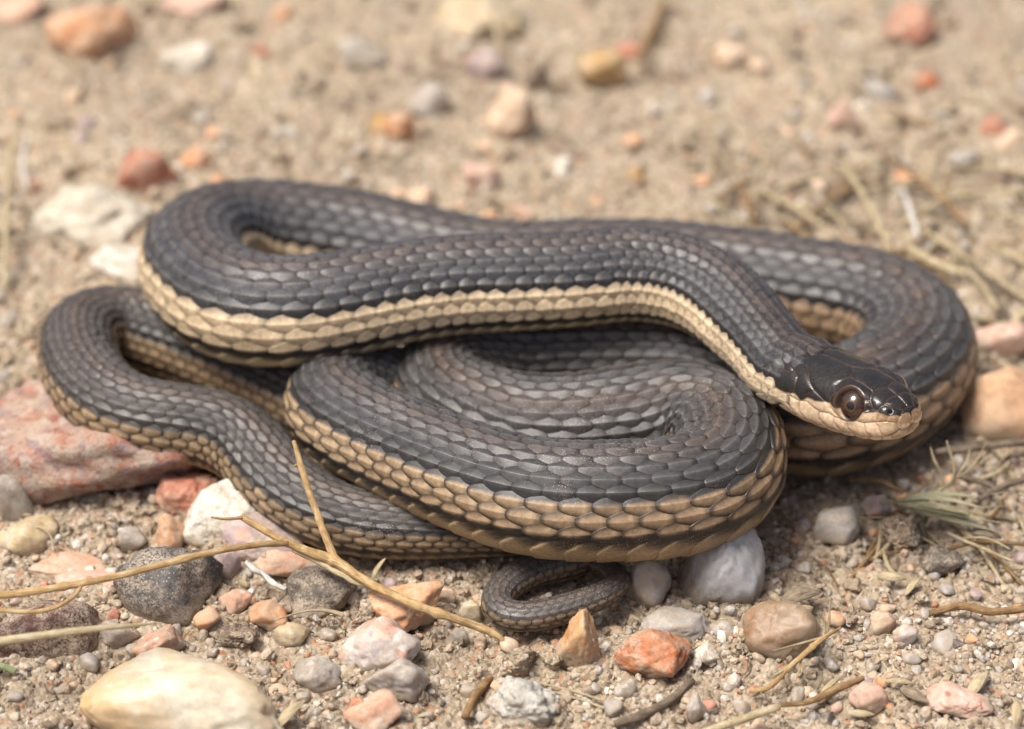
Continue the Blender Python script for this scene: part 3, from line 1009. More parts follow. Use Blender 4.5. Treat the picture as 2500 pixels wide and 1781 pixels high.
def place_stone(name, label, cx, cy, w, h, mat, seed, ang=.5, rough=.05, sink=.5, zrot=None, n=4, cat='stone', deep=.8, lift=0.0, group=None, fine=.015, tilt=0.0, taper=0.0, only_bank=False):
    if cy < 720:                       # the stones behind the snake are bedded deeper and more broken
        ang, rough, sink, fine = max(ang, .55), max(rough, .10), max(sink, .58), .03
    """stone whose outline is centred on photograph position cx,cy (in 2280-wide units) with outline size w x h"""
    px, py = cx * DX, cy * DX
    p = at(px, py, 0)
    a = px2mm(p, w * DX) / 2
    hh = px2mm(p, h * DX) / 2
    b = a * deep
    c2 = (hh * 1.12) ** 2 - (b * ESE) ** 2
    if c2 < (.35 * a) ** 2:
        c = .45 * a if .45 * a * ECE < hh else hh / ECE * .6
        b = math.sqrt(max((hh * 1.12) ** 2 - (c * ECE) ** 2, (.3 * a) ** 2)) / ESE
    else:
        c = math.sqrt(c2) / ECE
    sink = min(.72, sink + .08)
    ang, rough, fine = min(.9, ang + .10), rough + .025, max(fine, .018)
    if only_bank:
        lc = at(px, py - (0.10 * h * DX if sink > .3 else 0), c * (1 - sink) + lift) / MM
        if max(a, b) < 14:
            BANK.append((lc[0], lc[1], a, b, min(1.6, .22 * c)))
        return
    P, F = stone_verts(seed, ang, rough, n, fine=fine)
    P[:, 0] = (P[:, 0] + taper * .35 * P[:, 2]) * (1 - taper * .5 * (P[:, 2] + 1))
    P = P * np.array([a, b, c])
    z = c * (1 - sink) + lift
    loc = at(px, py - (0.10 * h * DX if sink > .3 else 0), z)
    gz = soil_at(loc[0] / MM, loc[1] / MM)
    loc = np.array([loc[0], loc[1], loc[2] + .4 * gz * MM])
    o = new_obj(name, np_mesh(name, P * MM, None, F, MS[mat]), None, loc)
    o.rotation_euler = (tilt, 0, zrot if zrot is not None else 0.0)
    tag(o, label, cat, group)
    PLACED.append((loc[0] / MM, loc[1] / MM, max(a, b) * .9))
    return o


# foreground stones -------------------------------------------------------
stone('cream_quartz_stone', 'large cream and yellow water-worn quartz stone in front of the salmon rock', 412, 1578, 478, 215, 'cream', 101, .12, .03, .55, n=5, deep=.75, fine=0)
stone('dark_stone', 'rounded dark grey stone dusted with sand under the long twig', 374, 1322, 236, 178, 'dark', 105, .22, .03, .45, n=5, deep=.8, fine=.006)
stone('maroon_stone', 'dark maroon dusty stone beneath the tapering grass stem', 96, 1412, 245, 160, 'maroon', 103, .25, .04, .5, n=5)
stone('white_stone', 'smooth chalk white stone against the tail of the snake', 502, 1165, 190, 138, 'white', 112, .3, .04, .45, n=5)
stone('orange_pebble', 'upright orange pebble beside the chalk white stone', 378, 1203, 78, 92, 'orange', 117, .6, .06, .35, deep=.8)
stone('mauve_pebble', 'mauve quartz pebble with pink patch behind the twig fork', 585, 1215, 185, 110, 'mauve', 121, .3, .04, .45, n=5)
stone('mauve_pebble', 'dull mauve pebble low beside the dark grey stone', 508, 1268, 60, 70, 'mauve', 122, .3, .04, .4)
stone('salmon_stone', 'flat salmon stone lying below the mauve quartz pebble', 640, 1262, 150, 62, 'salmon', 124, .4, .05, .5)
stone('brown_stone', 'rough grey brown stone behind the thin straw', 712, 1332, 168, 112, 'browngrey', 131, .3, .05, .45, n=5)
stone('orange_rock', 'bright orange granite rock crossed by the twig', 902, 1368, 172, 112, 'orange', 137, .6, .07, .4, n=5)
stone('salmon_pebble', 'small rounded salmon pebble beside the dark grey stone', 524, 1348, 76, 56, 'salmon', 141, .3, .05, .4)
stone('orange_pebble', 'small angular orange pebble in front of the grey brown stone', 596, 1375, 92, 66, 'orange', 142, .65, .05, .4)
stone('mixed_pebble', 'glassy pebble with salmon inclusions behind the grey quartz', 846, 1446, 182, 132, 'mixed', 147, .25, .04, .45, n=5)
stone('grey_quartz_pebble', 'translucent grey quartz pebble leaning on the salmon-flecked pebble', 884, 1520, 148, 118, 'grey', 149, .6, .04, .45, n=5)
stone('clear_quartz_pebble', 'lumpy glassy quartz pebble beside the large cream stone', 712, 1502, 128, 84, 'clear', 151, .5, .08, .5)
stone('salmon_rock', 'angular salmon rock touching the large cream stone', 350, 1440, 126, 80, 'salmon', 153, .75, .06, .45, n=5)
stone('clear_quartz_pebble', 'pale glassy quartz pebble between the maroon and dark stones', 268, 1420, 92, 70, 'clear', 155, .6, .06, .45)
stone('yellow_pebble', 'yellowish quartz pebble in the soil beside the salmon rock', 648, 1420, 86, 62, 'yellow', 157, .25, .05, .5)
stone('red_rock', 'vivid salmon rock in front of the translucent grey quartz pebble', 832, 1602, 135, 95, 'salmon', 159, .75, .06, .5)
stone('red_chip', 'red chip half buried beside the vivid salmon rock', 800, 1590, 70, 60, 'red', 158, .7, .06, .45)
stone('limestone_lump', 'knobbly white porous limestone lump', 1162, 1570, 168, 118, 'porous', 163, .25, .22, .45, n=5, fine=.06)
stone('orange_stone', 'ochre orange tooth-shaped stone propping up the tail', 1282, 1447, 112, 138, 'tooth', 167, .6, .06, .3, n=5, deep=.75)
stone('red_stone', 'brick orange red stone with pitted face in front of the tail', 1455, 1472, 178, 122, 'red', 171, .4, .06, .4, n=5)
stone('grey_quartz_pebble', 'flat grey quartz pebble behind the brick orange red stone', 1502, 1396, 150, 76, 'grey', 173, .5, .05, .5)
stone('quartz_stone', 'milky white quartz stone wedged under the front coil', 1618, 1282, 220, 190, 'quartz', 186, .08, .03, .3, n=5, deep=.7, fine=.0, taper=.42)
stone('amber_stone', 'translucent amber brown quartz stone dusted with sand', 1742, 1420, 178, 138, 'amber', 179, .2, .04, .45, n=5)
stone('grey_pebble', 'dusty grey pebble in shadow beside the tail loop', 1442, 1312, 105, 118, 'grey', 181, .3, .05, .35)
stone('pink_slab', 'flat pink feldspar slab lying in the sand', 2138, 1566, 152, 68, 'pink', 183, .85, .04, .5, n=5, zrot=-.25)
stone('pink_pebble', 'blotchy pink and white pebble half sunk in the sand', 1934, 1556, 88, 68, 'pink', 185, .3, .04, .4)
stone('grey_quartz_pebble', 'bluish grey quartz pebble close under the outer coil', 1862, 1178, 104, 76, 'grey', 187, .35, .04, .4)
stone('clod', 'crumbly speckled dirt clod below the grass spikelet', 2010, 1198, 94, 92, 'clod', 189, .5, .16, .4, fine=.08, cat='clod', n=5)
stone('brown_pebble', 'dull brown pebble beside the grass spikelet', 1952, 1130, 66, 52, 'mauve', 191, .5, .05, .4)
stone('grey_brown_pebble', 'grey brown pebble beside the speckled clod', 2100, 1250, 104, 62, 'browngrey', 193, .35, .06, .45)
stone('peach_pebble', 'round peach pebble with a glassy pebble beside it', 1966, 1398, 60, 54, 'peach', 195, .2, .04, .4)
stone('pink_quartz_pebble', 'small glassy pebble with an orange base beside the peach pebble', 2014, 1424, 56, 52, 'mixed', 197, .25, .04, .4)
stone('quartz_pebble', 'pale glassy quartz pebble in front of the red conglomerate slab', 28, 1130, 100, 112, 'clear', 199, .25, .04, .45)
stone('peach_quartz_pebble', 'peach and grey quartz pebble beside the flat dusty orange stone', 62, 1206, 132, 84, 'yellow', 201, .5, .05, .45)
stone('orange_flat_stone', 'flat dusty orange stone between the slab and the twig', 160, 1262, 190, 52, 'salmon', 203, .5, .06, .6)
stone('quartz_pebble', 'small milky pebble in the soil below the red slab', 296, 1212, 66, 62, 'clear', 205, .3, .04, .4)
stone('salmon_stone', 'low salmon stone half buried beside the dark grey stone', 205, 1300, 170, 60, 'pink', 207, .4, .06, .6)
stone('peach_pebble', 'little peach pebble near the front bend of the tail loop', 992, 1327, 48, 40, 'peach', 209, .2, .04, .35)
stone('yellow_pebble', 'golden quartz pebble against the front bend of the tail loop', 1048, 1365, 56, 58, 'yellow', 211, .3, .04, .4)
stone('white_pebble', 'small greenish white pebble beside the brick orange red stone', 1572, 1462, 64, 44, 'white', 213, .6, .05, .4)
stone('quartz_pebble', 'round glassy pebble beside the dark brown stick', 1394, 1540, 52, 48, 'clear', 215, .2, .04, .4)
stone('quartz_pebble', 'pale upright quartz chip near the dark brown stick', 1552, 1580, 52, 58, 'grey', 217, .4, .05, .4)
stone('clod', 'pale crusty clod beside the tooth-shaped orange stone', 1150, 1480, 90, 72, 'clod', 219, .5, .2, .45, fine=.1, cat='clod', n=5)
stone('clod', 'tall crusty clod between the orange rock and grey brown stone', 818, 1386, 74, 72, 'clod', 221, .7, .18, .4, fine=.1, cat='clod', n=5)
stone('clod', 'dark crusty clod in front of the dark grey stone', 520, 1418, 110, 54, 'brown', 223, .6, .22, .45, fine=.12, cat='clod', n=5)
stone('clod', 'pale clod between the twig and the maroon stone', 215, 1352, 130, 70, 'clod', 225, .6, .18, .5, fine=.1, cat='clod', n=5)
# red conglomerate slab carrying the left bend of the tail
stone('red_slab', 'long red and pink conglomerate slab under the tail bend', 240, 1045, 720, 270, 'slab', 229, .85, .07, .62, n=5, deep=.55, fine=.05, zrot=-.16, lift=-1.8)
stone('red_chunk', 'dark red broken chunk at the end of the conglomerate slab', 420, 1125, 150, 100, 'brick', 231, .7, .08, .45, n=5, fine=.03)
# background stones --------------------------------------------------------
stone('orange_boulder', 'large orange stone lying clear behind the snake', 205, 108, 196, 150, 'orange', 301, .35, .05, .4, n=4)
stone('pale_pink_stone', 'pinkish white stone beside the large orange stone', 415, 146, 112, 78, 'white', 303, .4, .05, .4)
stone('red_stone', 'brick red stone behind the far loop of the snake', 330, 408, 140, 120, 'brick', 305, .35, .05, .4)
stone('orange_stone', 'small orange stone next to the brick red stone', 432, 376, 76, 70, 'orange', 307, .4, .05, .4)
stone('white_lump', 'cream white crumbly limestone lump beside the snake', 190, 508, 300, 165, 'chalk', 309, .4, .2, .45, fine=.06)
stone('white_stone', 'bluish white stone tucked behind the tail bend', 268, 600, 140, 84, 'white', 311, .5, .05, .4)
stone('orange_stone', 'orange tan stone with a yellow neighbour on open soil', 890, 304, 84, 92, 'orange', 313, .35, .05, .35)
stone('yellow_stone', 'yellowish stone touching the orange tan stone', 842, 292, 62, 64, 'ochre', 315, .35, .05, .4)
stone('peach_stone', 'tall peach stone with a shaded lower side on open soil', 1136, 284, 116, 138, 'peach', 317, .35, .05, .35, deep=.9)
stone('grey_stone', 'pale grey stone beside the tall peach stone', 950, 238, 104, 78, 'clear', 319, .4, .05, .45)
stone('pale_stone', 'bluish white stone far behind the snake near small orange pebble', 806, 130, 116, 68, 'clear', 321, .4, .08, .45)
stone('cream_lump', 'large cream lump beside dark brown debris behind the snake', 1058, 48, 210, 120, 'yellow', 323, .4, .12, .45)
stone('brown_clump', 'dark brown clump of debris below the cream lump', 985, 158, 160, 52, 'brown', 325, .6, .2, .45, cat='clod')
stone('brown_clump', 'dark brown clump beside the pale stones', 1195, 186, 66, 84, 'brown', 327, .6, .2, .45, cat='clod')
stone('grey_stone', 'mauve grey stone between the brown clumps', 1085, 165, 96, 84, 'mauve', 329, .4, .06, .45)
stone('ochre_stone', 'ochre stone with a dark base on the far soil', 1342, 172, 112, 92, 'ochre', 331, .4, .08, .4)
stone('orange_pebble', 'light orange pebble alone on the far soil', 1622, 140, 80, 62, 'peach', 333, .4, .05, .4)
stone('red_stone', 'long pink red stone beyond the pale dry stems', 2032, 72, 130, 106, 'brick', 335, .4, .06, .4)
stone('red_pebble', 'red pebble below the long pink red stone', 2062, 190, 66, 56, 'red', 337, .4, .06, .4)
stone('pink_stone', 'coral pink stone near the dry stems', 1876, 272, 82, 88, 'pink', 339, .4, .06, .4)
stone('orange_pebble', 'tiny orange pebble in the middle of the open soil', 1406, 322, 44, 44, 'orange', 341, .4, .06, .4)
stone('ochre_pebble', 'tiny ochre pebble below the tiny orange one', 1416, 396, 44, 46, 'ochre', 343, .4, .06, .4)
stone('pink_pebble', 'rosy pebble close behind the back coil', 1072, 404, 84, 64, 'pink', 345, .4, .06, .4)
stone('pink_pebble', 'pinkish white pebble peeping over the back coil', 1166, 478, 50, 42, 'salmon', 347, .4, .06, .4)
stone('tan_pebble', 'tan pebble beside the rosy pebble', 938, 440, 66, 46, 'peach', 349, .4, .06, .4)
stone('orange_stone', 'salmon stone behind the large orange stone', 36, 26, 130, 70, 'salmon', 351, .4, .06, .4)
stone('pink_stone', 'pale pink stone behind the pinkish white stone', 430, 14, 140, 66, 'pink', 353, .4, .06, .4)
stone('orange_pebble', 'small orange pebble next to the pale pink stone', 630, 36, 50, 44, 'orange', 355, .4, .06, .4)
stone('white_pebble', 'white pebble behind the far loop on open soil', 636, 312, 66, 50, 'white', 357, .4, .06, .45)
stone('tan_block', 'big smooth orange tan block beside the outer coil', 2240, 940, 210, 170, 'tan', 359, .6, .03, .6, deep=.8)
stone('pink_stone', 'pale pink granite stone beside the right coil', 2222, 764, 128, 92, 'pink', 361, .5, .06, .4)
stone('red_pebble', 'dark red pebble among the pale dry stems', 2210, 300, 64, 48, 'brick', 363, .4, .06, .4)

for a_, k_ in STONES:
    place_stone(*a_, **{**k_, 'only_bank': True})
MAT_SOIL = mat_soil()
gx = axis_steps(-118, 118, .62)
gy = axis_steps(-118, 100, .62)
GX, GY = np.meshgrid(gx, gy, indexing='ij')
GZ = ground_h(GX, GY)
gq = grid_quads(len(gx), len(gy))[:, ::-1]
gnd = new_obj('ground', np_mesh('ground', np.stack([GX, GY, GZ], -1).reshape(-1, 3) * MM, gq[:, ::-1], None, MAT_SOIL))
tag(gnd, kind='structure')


for a_, k_ in STONES:
    place_stone(*a_, **k_)

# ------------------------------------------------------------------ small pebbles, grains, clods
BX, BY, BR = CP[::4, 0], CP[::4, 1], RP[::4] * 1.0
BZ = CP[::4, 2]


def under_body(x, y, f=.85):
    d = np.hypot(BX - x, BY - y)
    return bool(np.any((d < BR * f) & (BZ < BR * 1.9)))


def in_view(x, y):
    q = np.array([x, y, 0]) * MM - CAM_LOC
    d = q @ FWD
    return -60 < 1250 + FPX * (q @ RGT) / d < 2560 and -60 < 890.5 - FPX * (q @ UPV) / d < 1840


def clash(x, y, r):
    return any((x - a) ** 2 + (y - b) ** 2 < (.85 * (r + c)) ** 2 for a, b, c in PLACED)


SCAT = []
rp = np.random.default_rng(99)
VAR = [stone_verts(500 + k, [.15, .35, .6, .8][k % 4], .06, 3, fine=.02) for k in range(16)]
KINDS = [
    # material, weight, name, label, group, size range mm
    ('clear', 3.0, 'quartz_pebble', 'tiny pale glassy quartz pebble scattered in the soil', 'tiny glassy quartz pebbles in the soil'),
    ('grey', 2.2, 'grey_pebble', 'tiny bluish grey quartz pebble scattered in the soil', 'tiny grey quartz pebbles in the soil'),
    ('peach', 1.2, 'peach_pebble', 'tiny peach coloured pebble scattered in the soil', 'tiny peach pebbles in the soil'),
    ('orange', 1.0, 'orange_chip', 'tiny orange stone chip scattered in the soil', 'tiny orange chips in the soil'),
    ('brick', .7, 'red_chip', 'tiny dull red stone chip scattered in the soil', 'tiny red chips in the soil'),
    ('mauve', .9, 'mauve_chip', 'tiny mauve stone chip scattered in the soil', 'tiny mauve chips in the soil'),
    ('yellow', .8, 'yellow_chip', 'tiny yellowish quartz chip scattered in the soil', 'tiny yellow chips in the soil'),
    ('dark', .35, 'black_chip', 'tiny blackish stone chip scattered in the soil', 'tiny black chips in the soil'),
    ('white', .4, 'white_chip', 'tiny chalk white stone chip scattered in the soil', 'tiny white chips in the soil'),
]
wts = np.array([k[1] for k in KINDS]); wts = wts / wts.sum()
MESHES = {}
npeb = 0
tries = 0
while npeb < 430 and tries < 20000:
    tries += 1
    x = rp.uniform(-112, 112)
    fg = rp.random() < .87
    y = rp.uniform(-100, -18) if fg else rp.uniform(-18, 150)
    r = float(np.clip(rp.lognormal(.14, .40), .7, 2.7)) * (1.0 if fg else 1.35)
    if not in_view(x, y) or under_body(x, y) or clash(x, y, r):
        continue
    k = int(rp.choice(len(KINDS), p=wts))
    v = int(rp.integers(len(VAR)))
    if (k, v) not in MESHES:
        MESHES[(k, v)] = np_mesh(KINDS[k][2], VAR[v][0] * np.array([1, .8, .68]) * MM, None, VAR[v][1], MS[KINDS[k][0]])
    gz = soil_at(x, y)
    o = new_obj(KINDS[k][2], MESHES[(k, v)], None, (x * MM, y * MM, (gz + .22 * r) * MM))
    o.scale = (r, r, r)
    o.rotation_euler = (rp.normal(0, .3), rp.normal(0, .3), rp.uniform(0, 6.28))
    tag(o, KINDS[k][3], 'pebble', KINDS[k][4])
    SCAT.append((o, KINDS[k][3].replace(' scattered in the soil', '')))
    PLACED.append((x, y, r))
    npeb += 1

# crusty clods
CV = [stone_verts(700 + k, .55, .2, 4, fine=.12) for k in range(8)]
CM = [np_mesh('dirt_clod', v[0] * np.array([1, .85, .62]) * MM, None, v[1], MS['clod']) for v in CV]
nc = 0
tries = 0
while nc < 240 and tries < 20000:
    tries += 1
    x = rp.uniform(-112, 112)
    y = rp.uniform(-100, -10) if rp.random() < .7 else rp.uniform(-10, 150)
    r = float(np.clip(rp.lognormal(.38, .48), .8, 4.6))
    if not in_view(x, y) or under_body(x, y) or clash(x, y, r * .8):
        continue
    gz = soil_at(x, y)
    o = new_obj('dirt_clod', CM[int(rp.integers(len(CM)))], None, (x * MM, y * MM, (gz + .12 * r) * MM))
    o.scale = (r, r, r * rp.uniform(.7, 1.15))
    o.rotation_euler = (rp.normal(0, .25), rp.normal(0, .25), rp.uniform(0, 6.28))
    tag(o, 'small crumbly lump of sandy dirt on the soil', 'clod', 'small dirt clods')
    SCAT.append((o, 'small crumbly dirt clod'))
    PLACED.append((x, y, r * .7))
    nc += 1


# sand and fine gravel: one object of loose grains
def gravel():
    rg = np.random.default_rng(5)
    pal = np.array([(.40, .33, .25), (.30, .23, .165), (.50, .46, .40), (.36, .34, .32), (.52, .36, .24), (.42, .26, .16), (.22, .17, .125), (.58, .54, .48), (.33, .26, .19), (.30, .12, .075), (.12, .10, .085)])
    pw = np.array([4, 4, 2.4, 1.8, .9, .4, 2.0, 1.2, 3.5, .25, .8]); pw /= pw.sum()
    V1, F1 = ICO[1]
    V2, F2 = ICO[2]
    VS, FS, CS = [], [], []
    off = 0
    for (n, lo, hi, lvl, y0, y1) in ((9000, .22, .5, 1, -102, 0), (5200, .45, .95, 1, -102, 20), (1500, .8, 1.45, 2, -102, 20), (800, .7, 1.7, 1, 20, 165)):
        x = rg.uniform(-112, 112, n); y = rg.uniform(y0, y1, n)
        # patches of coarser and finer soil
        dn = fbm(np.stack([x / 17, y / 17, 0 * x], 1), 77, 3)
        keep = rg.random(n) < np.clip(.62 + 1.1 * dn, .12, 1)
        x, y = x[keep], y[keep]
        n = len(x)
        r = lo * (hi / lo) ** rg.random(n)
        z = ground_h(x, y) + .22 * r
        Vb, Fb = (V1, F1) if lvl == 1 else (V2, F2)
        m = len(Vb)
        sc_ = rg.uniform(.55, 1.1, (n, 3)) * r[:, None]
        ax = rg.normal(size=(n, 3, 3))
        Qm, _ = np.linalg.qr(ax)
        jit = 1 + .22 * rg.normal(size=(n, m, 1)) * (.8 if lvl == 1 else .35)
        P = (Vb[None] * jit * sc_[:, None, :]) @ Qm
        P = P + np.stack([x, y, z], 1)[:, None, :]
        c = pal[rg.choice(len(pal), n, p=pw)] * rg.uniform(.92, 1.25, (n, 1))
        VS.append(P.reshape(-1, 3)); CS.append(np.repeat(c, m, 0))
        FS.append((Fb[None] + (np.arange(n) * m)[:, None, None]).reshape(-1, 3) + off)
        off += n * m
    m = NM('loose_grains')
    a = m.n('ShaderNodeAttribute', attribute_name='Col')
    co = m.coord('Object')
    nz = m.noise(co, 1600, 3, .6)
    c = m.mix(1.0, a.outputs[0], m.ramp(nz, [(.25, .7), (.75, 1.25)]), 'MULTIPLY')
    dm = m.ramp(m.noise(co, 500, 4, .7), [(.46, 0.0), (.6, .8)])
    c = m.mix(dm, c, (.42, .34, .25))
    m.set(base=c, rough=.62, spec=.35)
    m.bump(nz, .4, .0004)
    F = np.vstack(FS)
    o = new_obj('sand_grains', np_mesh('sand_grains', np.vstack(VS) * MM, None, F, m.m, np.vstack(CS), smooth=False))
    tag(o, 'loose sand and fine gravel covering the soil', 'sand', kind='stuff')
    return o


gravel()


# crumbs of caked soil
def crumbs():
    rg = np.random.default_rng(15)
    VS, FS = [], []
    off = 0
    Vb, Fb = ICO[2]
    m = len(Vb)
    for (n, lo, hi, y0, y1) in ((3600, .4, 1.1, -102, 15), (700, .9, 1.9, -102, 25), (350, .9, 2.4, 20, 165)):
        x = rg.uniform(-112, 112, n); y = rg.uniform(y0, y1, n)
        dn = fbm(np.stack([x / 14, y / 14, 0 * x], 1), 177, 3)
        keep = rg.random(n) < np.clip(.55 + 1.5 * dn, .08, 1)
        x, y = x[keep], y[keep]; n = len(x)
        r = lo * (hi / lo) ** rg.random(n)
        z = ground_h(x, y) + .1 * r
        sc_ = rg.uniform(.6, 1.2, (n, 3)) * r[:, None]
        Qm, _ = np.linalg.qr(rg.normal(size=(n, 3, 3)))
        jit = np.stack([1 + .55 * fbm(Vb * 2.0 + 3.1 * k, 60 + k, 3) + .18 * rg.normal(size=m) for k in range(24)])
        P = (Vb[None] * jit[rg.integers(24, size=n)][..., None] * sc_[:, None, :]) @ Qm + np.stack([x, y, z], 1)[:, None, :]
        VS.append(P.reshape(-1, 3))
        FS.append((Fb[None] + (np.arange(n) * m)[:, None, None]).reshape(-1, 3) + off)
        off += n * m
    o = new_obj('dirt_crumbs', np_mesh('dirt_crumbs', np.vstack(VS) * MM, None, np.vstack(FS), MS['clod'], smooth=False))
    tag(o, 'fine crumbs of caked sandy dirt strewn over the soil', 'dirt', kind='stuff')


crumbs()


# ------------------------------------------------------------------ dry plant bits
def mat_straw(name, c1, c2, c3, rough=.75):
    m = NM(name)
    co = m.coord('Object', True)
    n1 = m.noise(co, 420, 5, .65, .5)
    fb = m.n('ShaderNodeAttribute', attribute_name='Fib')
    n2 = m.noise(fb.outputs[1], 1.0, 4, .65)
    c = m.ramp(n1, [(.28, c1), (.5, c2), (.72, c3)])
    c = m.mix(1.0, c, m.ramp(n2, [(.28, .58), (.72, 1.3)]), 'MULTIPLY')
    m.set(base=c, rough=rough, spec=.25)
    m.bump(n2, .8, .0005)
    return m.m


ST = dict(
    gold=mat_straw('golden_twig', (.33, .20, .085), (.50, .335, .155), (.62, .48, .28)),
    pale=mat_straw('pale_straw', (.36, .28, .16), (.50, .41, .25), (.62, .54, .38)),
    green=mat_straw('greenish_husk', (.40, .37, .20), (.52, .49, .30), (.62, .58, .42)),
    grey=mat_straw('weathered_stick', (.11, .085, .06), (.20, .155, .11), (.31, .25, .18)),
    brown=mat_straw('brown_stick', (.17, .10, .05), (.30, .185, .085), (.40, .29, .16)),
    bark=mat_straw('bark_flake', (.15, .115, .075), (.27, .215, .15), (.38, .32, .235)),
    white=mat_straw('white_fibre', (.55, .53, .48), (.70, .68, .63), (.76, .74, .70)),
    leaf=mat_straw('green_stem', (.20, .25, .12), (.30, .34, .18), (.40, .42, .26)),
)


def tube(name, pts, mat, parent=None, org=None, seed=0, nv=10, wob=.10, knots=()):
    """round stem through pts (x,y,z mm, radius mm), closed at both ends; knots = positions 0..1 of swollen nodes"""
    C = catmull([list(p) for p in pts], 10)
    n = len(C)
    T = np.gradient(C[:, :3], axis=0); T /= np.linalg.norm(T, axis=1)[:, None] + 1e-9
    ref = np.array([0.13, .31, .94])
    A = np.cross(T, ref); A /= np.linalg.norm(A, axis=1)[:, None] + 1e-9
    B = np.cross(T, A)
    ag = np.linspace(0, 2 * math.pi, nv, endpoint=False)
    u = np.linspace(0, 1, n)
    kn = 1 + sum(.35 * np.exp(-((u - k) / .012) ** 2) for k in knots)
    L = np.concatenate([[0], np.cumsum(np.linalg.norm(np.diff(C[:, :3], axis=0), axis=1))])
    nz = fbm(np.stack([np.repeat(L / 2.0, nv), np.tile(np.cos(ag) * 1.2, n), np.tile(np.sin(ag) * 1.2, n)], 1), seed + 3, 3).reshape(n, nv)
    R = (C[:, 3] * kn)[:, None] * (1 + wob * 2 * nz)
    P = C[:, None, :3] + R[..., None] * (np.cos(ag)[None, :, None] * A[:, None] + np.sin(ag)[None, :, None] * B[:, None])
    V = np.vstack([P.reshape(-1, 3), C[0, :3] - T[0] * C[0, 3] * .3, C[-1, :3] + T[-1] * C[-1, 3] * .3])
    q = grid_quads(n, nv, 0, True)
    j = np.arange(nv); j2 = (j + 1) % nv
    t1 = np.stack([np.full(nv, n * nv), j2, j], 1)
    t2 = np.stack([np.full(nv, n * nv + 1), (n - 1) * nv + j, (n - 1) * nv + j2], 1)
    o0 = C[len(C) // 2, :3] if org is None else np.asarray(org)
    fib = np.zeros((len(V), 3)); fib[:n * nv] = np.stack([np.repeat(L * .45, nv), np.tile(np.cos(ag) * 3.2, n), np.tile(np.sin(ag) * 3.2, n)], 1); fib += seed * 3.7
    me = np_mesh(name, (V - o0) * MM, q, np.vstack([t1, t2]), ST[mat])
    fa = me.attributes.new('Fib', 'FLOAT_VECTOR', 'POINT'); fa.data.foreach_set('vector', fib.astype(np.float32).ravel())
    return new_obj(name, me, parent, None if parent else o0 * MM)


def pp(lst):
    """(x,y in 2280-wide photograph units, z mm, thickness in the same units) -> x,y,z,r mm"""
    out = []
    for x, y, z, d in lst:
        p = at(x * DX, y * DX, z)
        out.append([*(p / MM), px2mm(p, d * DX) / 2 * .72])
    return out


def gz_of(x, y):
    p = at(x * DX, y * DX, 0) / MM
    return soil_at(p[0], p[1])


# long golden twig crossing the foreground
TW = empty('twig', at(400 * DX, 1300 * DX, 0))
tag(TW, 'long golden forked twig leaning over the dark stone and past the tail', 'twig')
TWO = np.array(TW.location) / MM
tube('stem', pp([(-60, 1332, 14, 23), (40, 1322, 15, 25), (130, 1308, 16, 23), (240, 1288, 17, 22), (360, 1258, 17.0, 22), (490, 1226, 16.4, 21), (580, 1213, 14.5, 20), (640, 1209, 12.6, 24)]), 'gold', TW, TWO, 1, 12, .06, (.3, .62))
tube('stem', pp([(536, 1150, 16, 20), (560, 1165, 15.2, 23), (600, 1188, 14, 24), (640, 1209, 12.6, 26), (690, 1230, 11, 30), (742, 1248, 9.6, 33), (800, 1285, 8.6, 28), (860, 1318, 8.0, 27), (930, 1350, 7.0, 28), (1000, 1374, 5.6, 27), (1060, 1395, 3.4, 26), (1110, 1418, 2.0, 22), (1138, 1446, .4, 16)]), 'gold', TW, TWO, 2, 12, .09, (.42, .72))
tube('side_branch', pp([(746, 1246, 9.6, 28), (730, 1208, 11.8, 23), (705, 1140, 15.2, 22), (682, 1075, 18.8, 21), (664, 1015, 22.2, 18), (654, 982, 24.0, 12)]), 'gold', TW, TWO, 3, 12, .09, (.35,))
tube('side_branch', pp([(652, 1040, 20.5, 5), (662, 1035, 21, 7), (672, 1050, 20.2, 8)]), 'gold', TW, TWO, 13, 8, .1)
tube('side_branch', pp([(470, 1152, 16.8, 7), (500, 1156, 16.5, 10), (540, 1153, 16.0, 12)]), 'gold', TW, TWO, 4, 8, .08)
tube('side_shoot', pp([(-40, 1350, 12.0, 16), (30, 1362, 12.4, 15), (95, 1360, 13.2, 15), (140, 1345, 14.4, 14), (170, 1322, 15.6, 13), (182, 1302, 16.4, 13)]), 'gold', TW, TWO, 5, 10, .07)
tube('bark_strip', pp([(650, 1226, 11.4, 8), (720, 1258, 9.0, 16), (780, 1290, 7.6, 20), (840, 1316, 7.0, 14), (880, 1334, 7.2, 8)]), 'pale', TW, TWO, 6, 8, .2)

o = tube('dry_grass', pp([(-70, 1438, 13, 30), (60, 1420, 13.4, 27), (180, 1404, 13.6, 22), (280, 1394, 13, 15), (346, 1389, 12, 5)]), 'pale', seed=7, wob=.04)
tag(o, 'pale tapering grass stem stretched over the maroon stone', 'grass stem')
o = tube('green_grass', pp([(-30, 1476, 3.5, 22), (10, 1486, 2.6, 22), (34, 1496, 1.8, 20)]), 'leaf', seed=8, wob=.04)
tag(o, 'short green grass stem in front of the maroon stone', 'grass stem')
o = tube('fibre', pp([(548, 1252, 5.2, 18), (565, 1268, 4.8, 20), (585, 1278, 4.2, 16), (605, 1296, 3.6, 18), (636, 1314, 3.0, 14)]), 'white', seed=9, wob=.3)
tag(o, 'twisted white fibre lying below the mauve quartz pebble', 'fibre')
o = tube('straw', pp([(612, 1382, 3.2, 5), (660, 1366, 4.4, 6), (705, 1359, 4.6, 8), (740, 1363, 4.2, 14), (764, 1370, 3.6, 18)]), 'pale', seed=10, wob=.1)
tag(o, 'thin bent straw in front of the grey brown stone', 'straw')
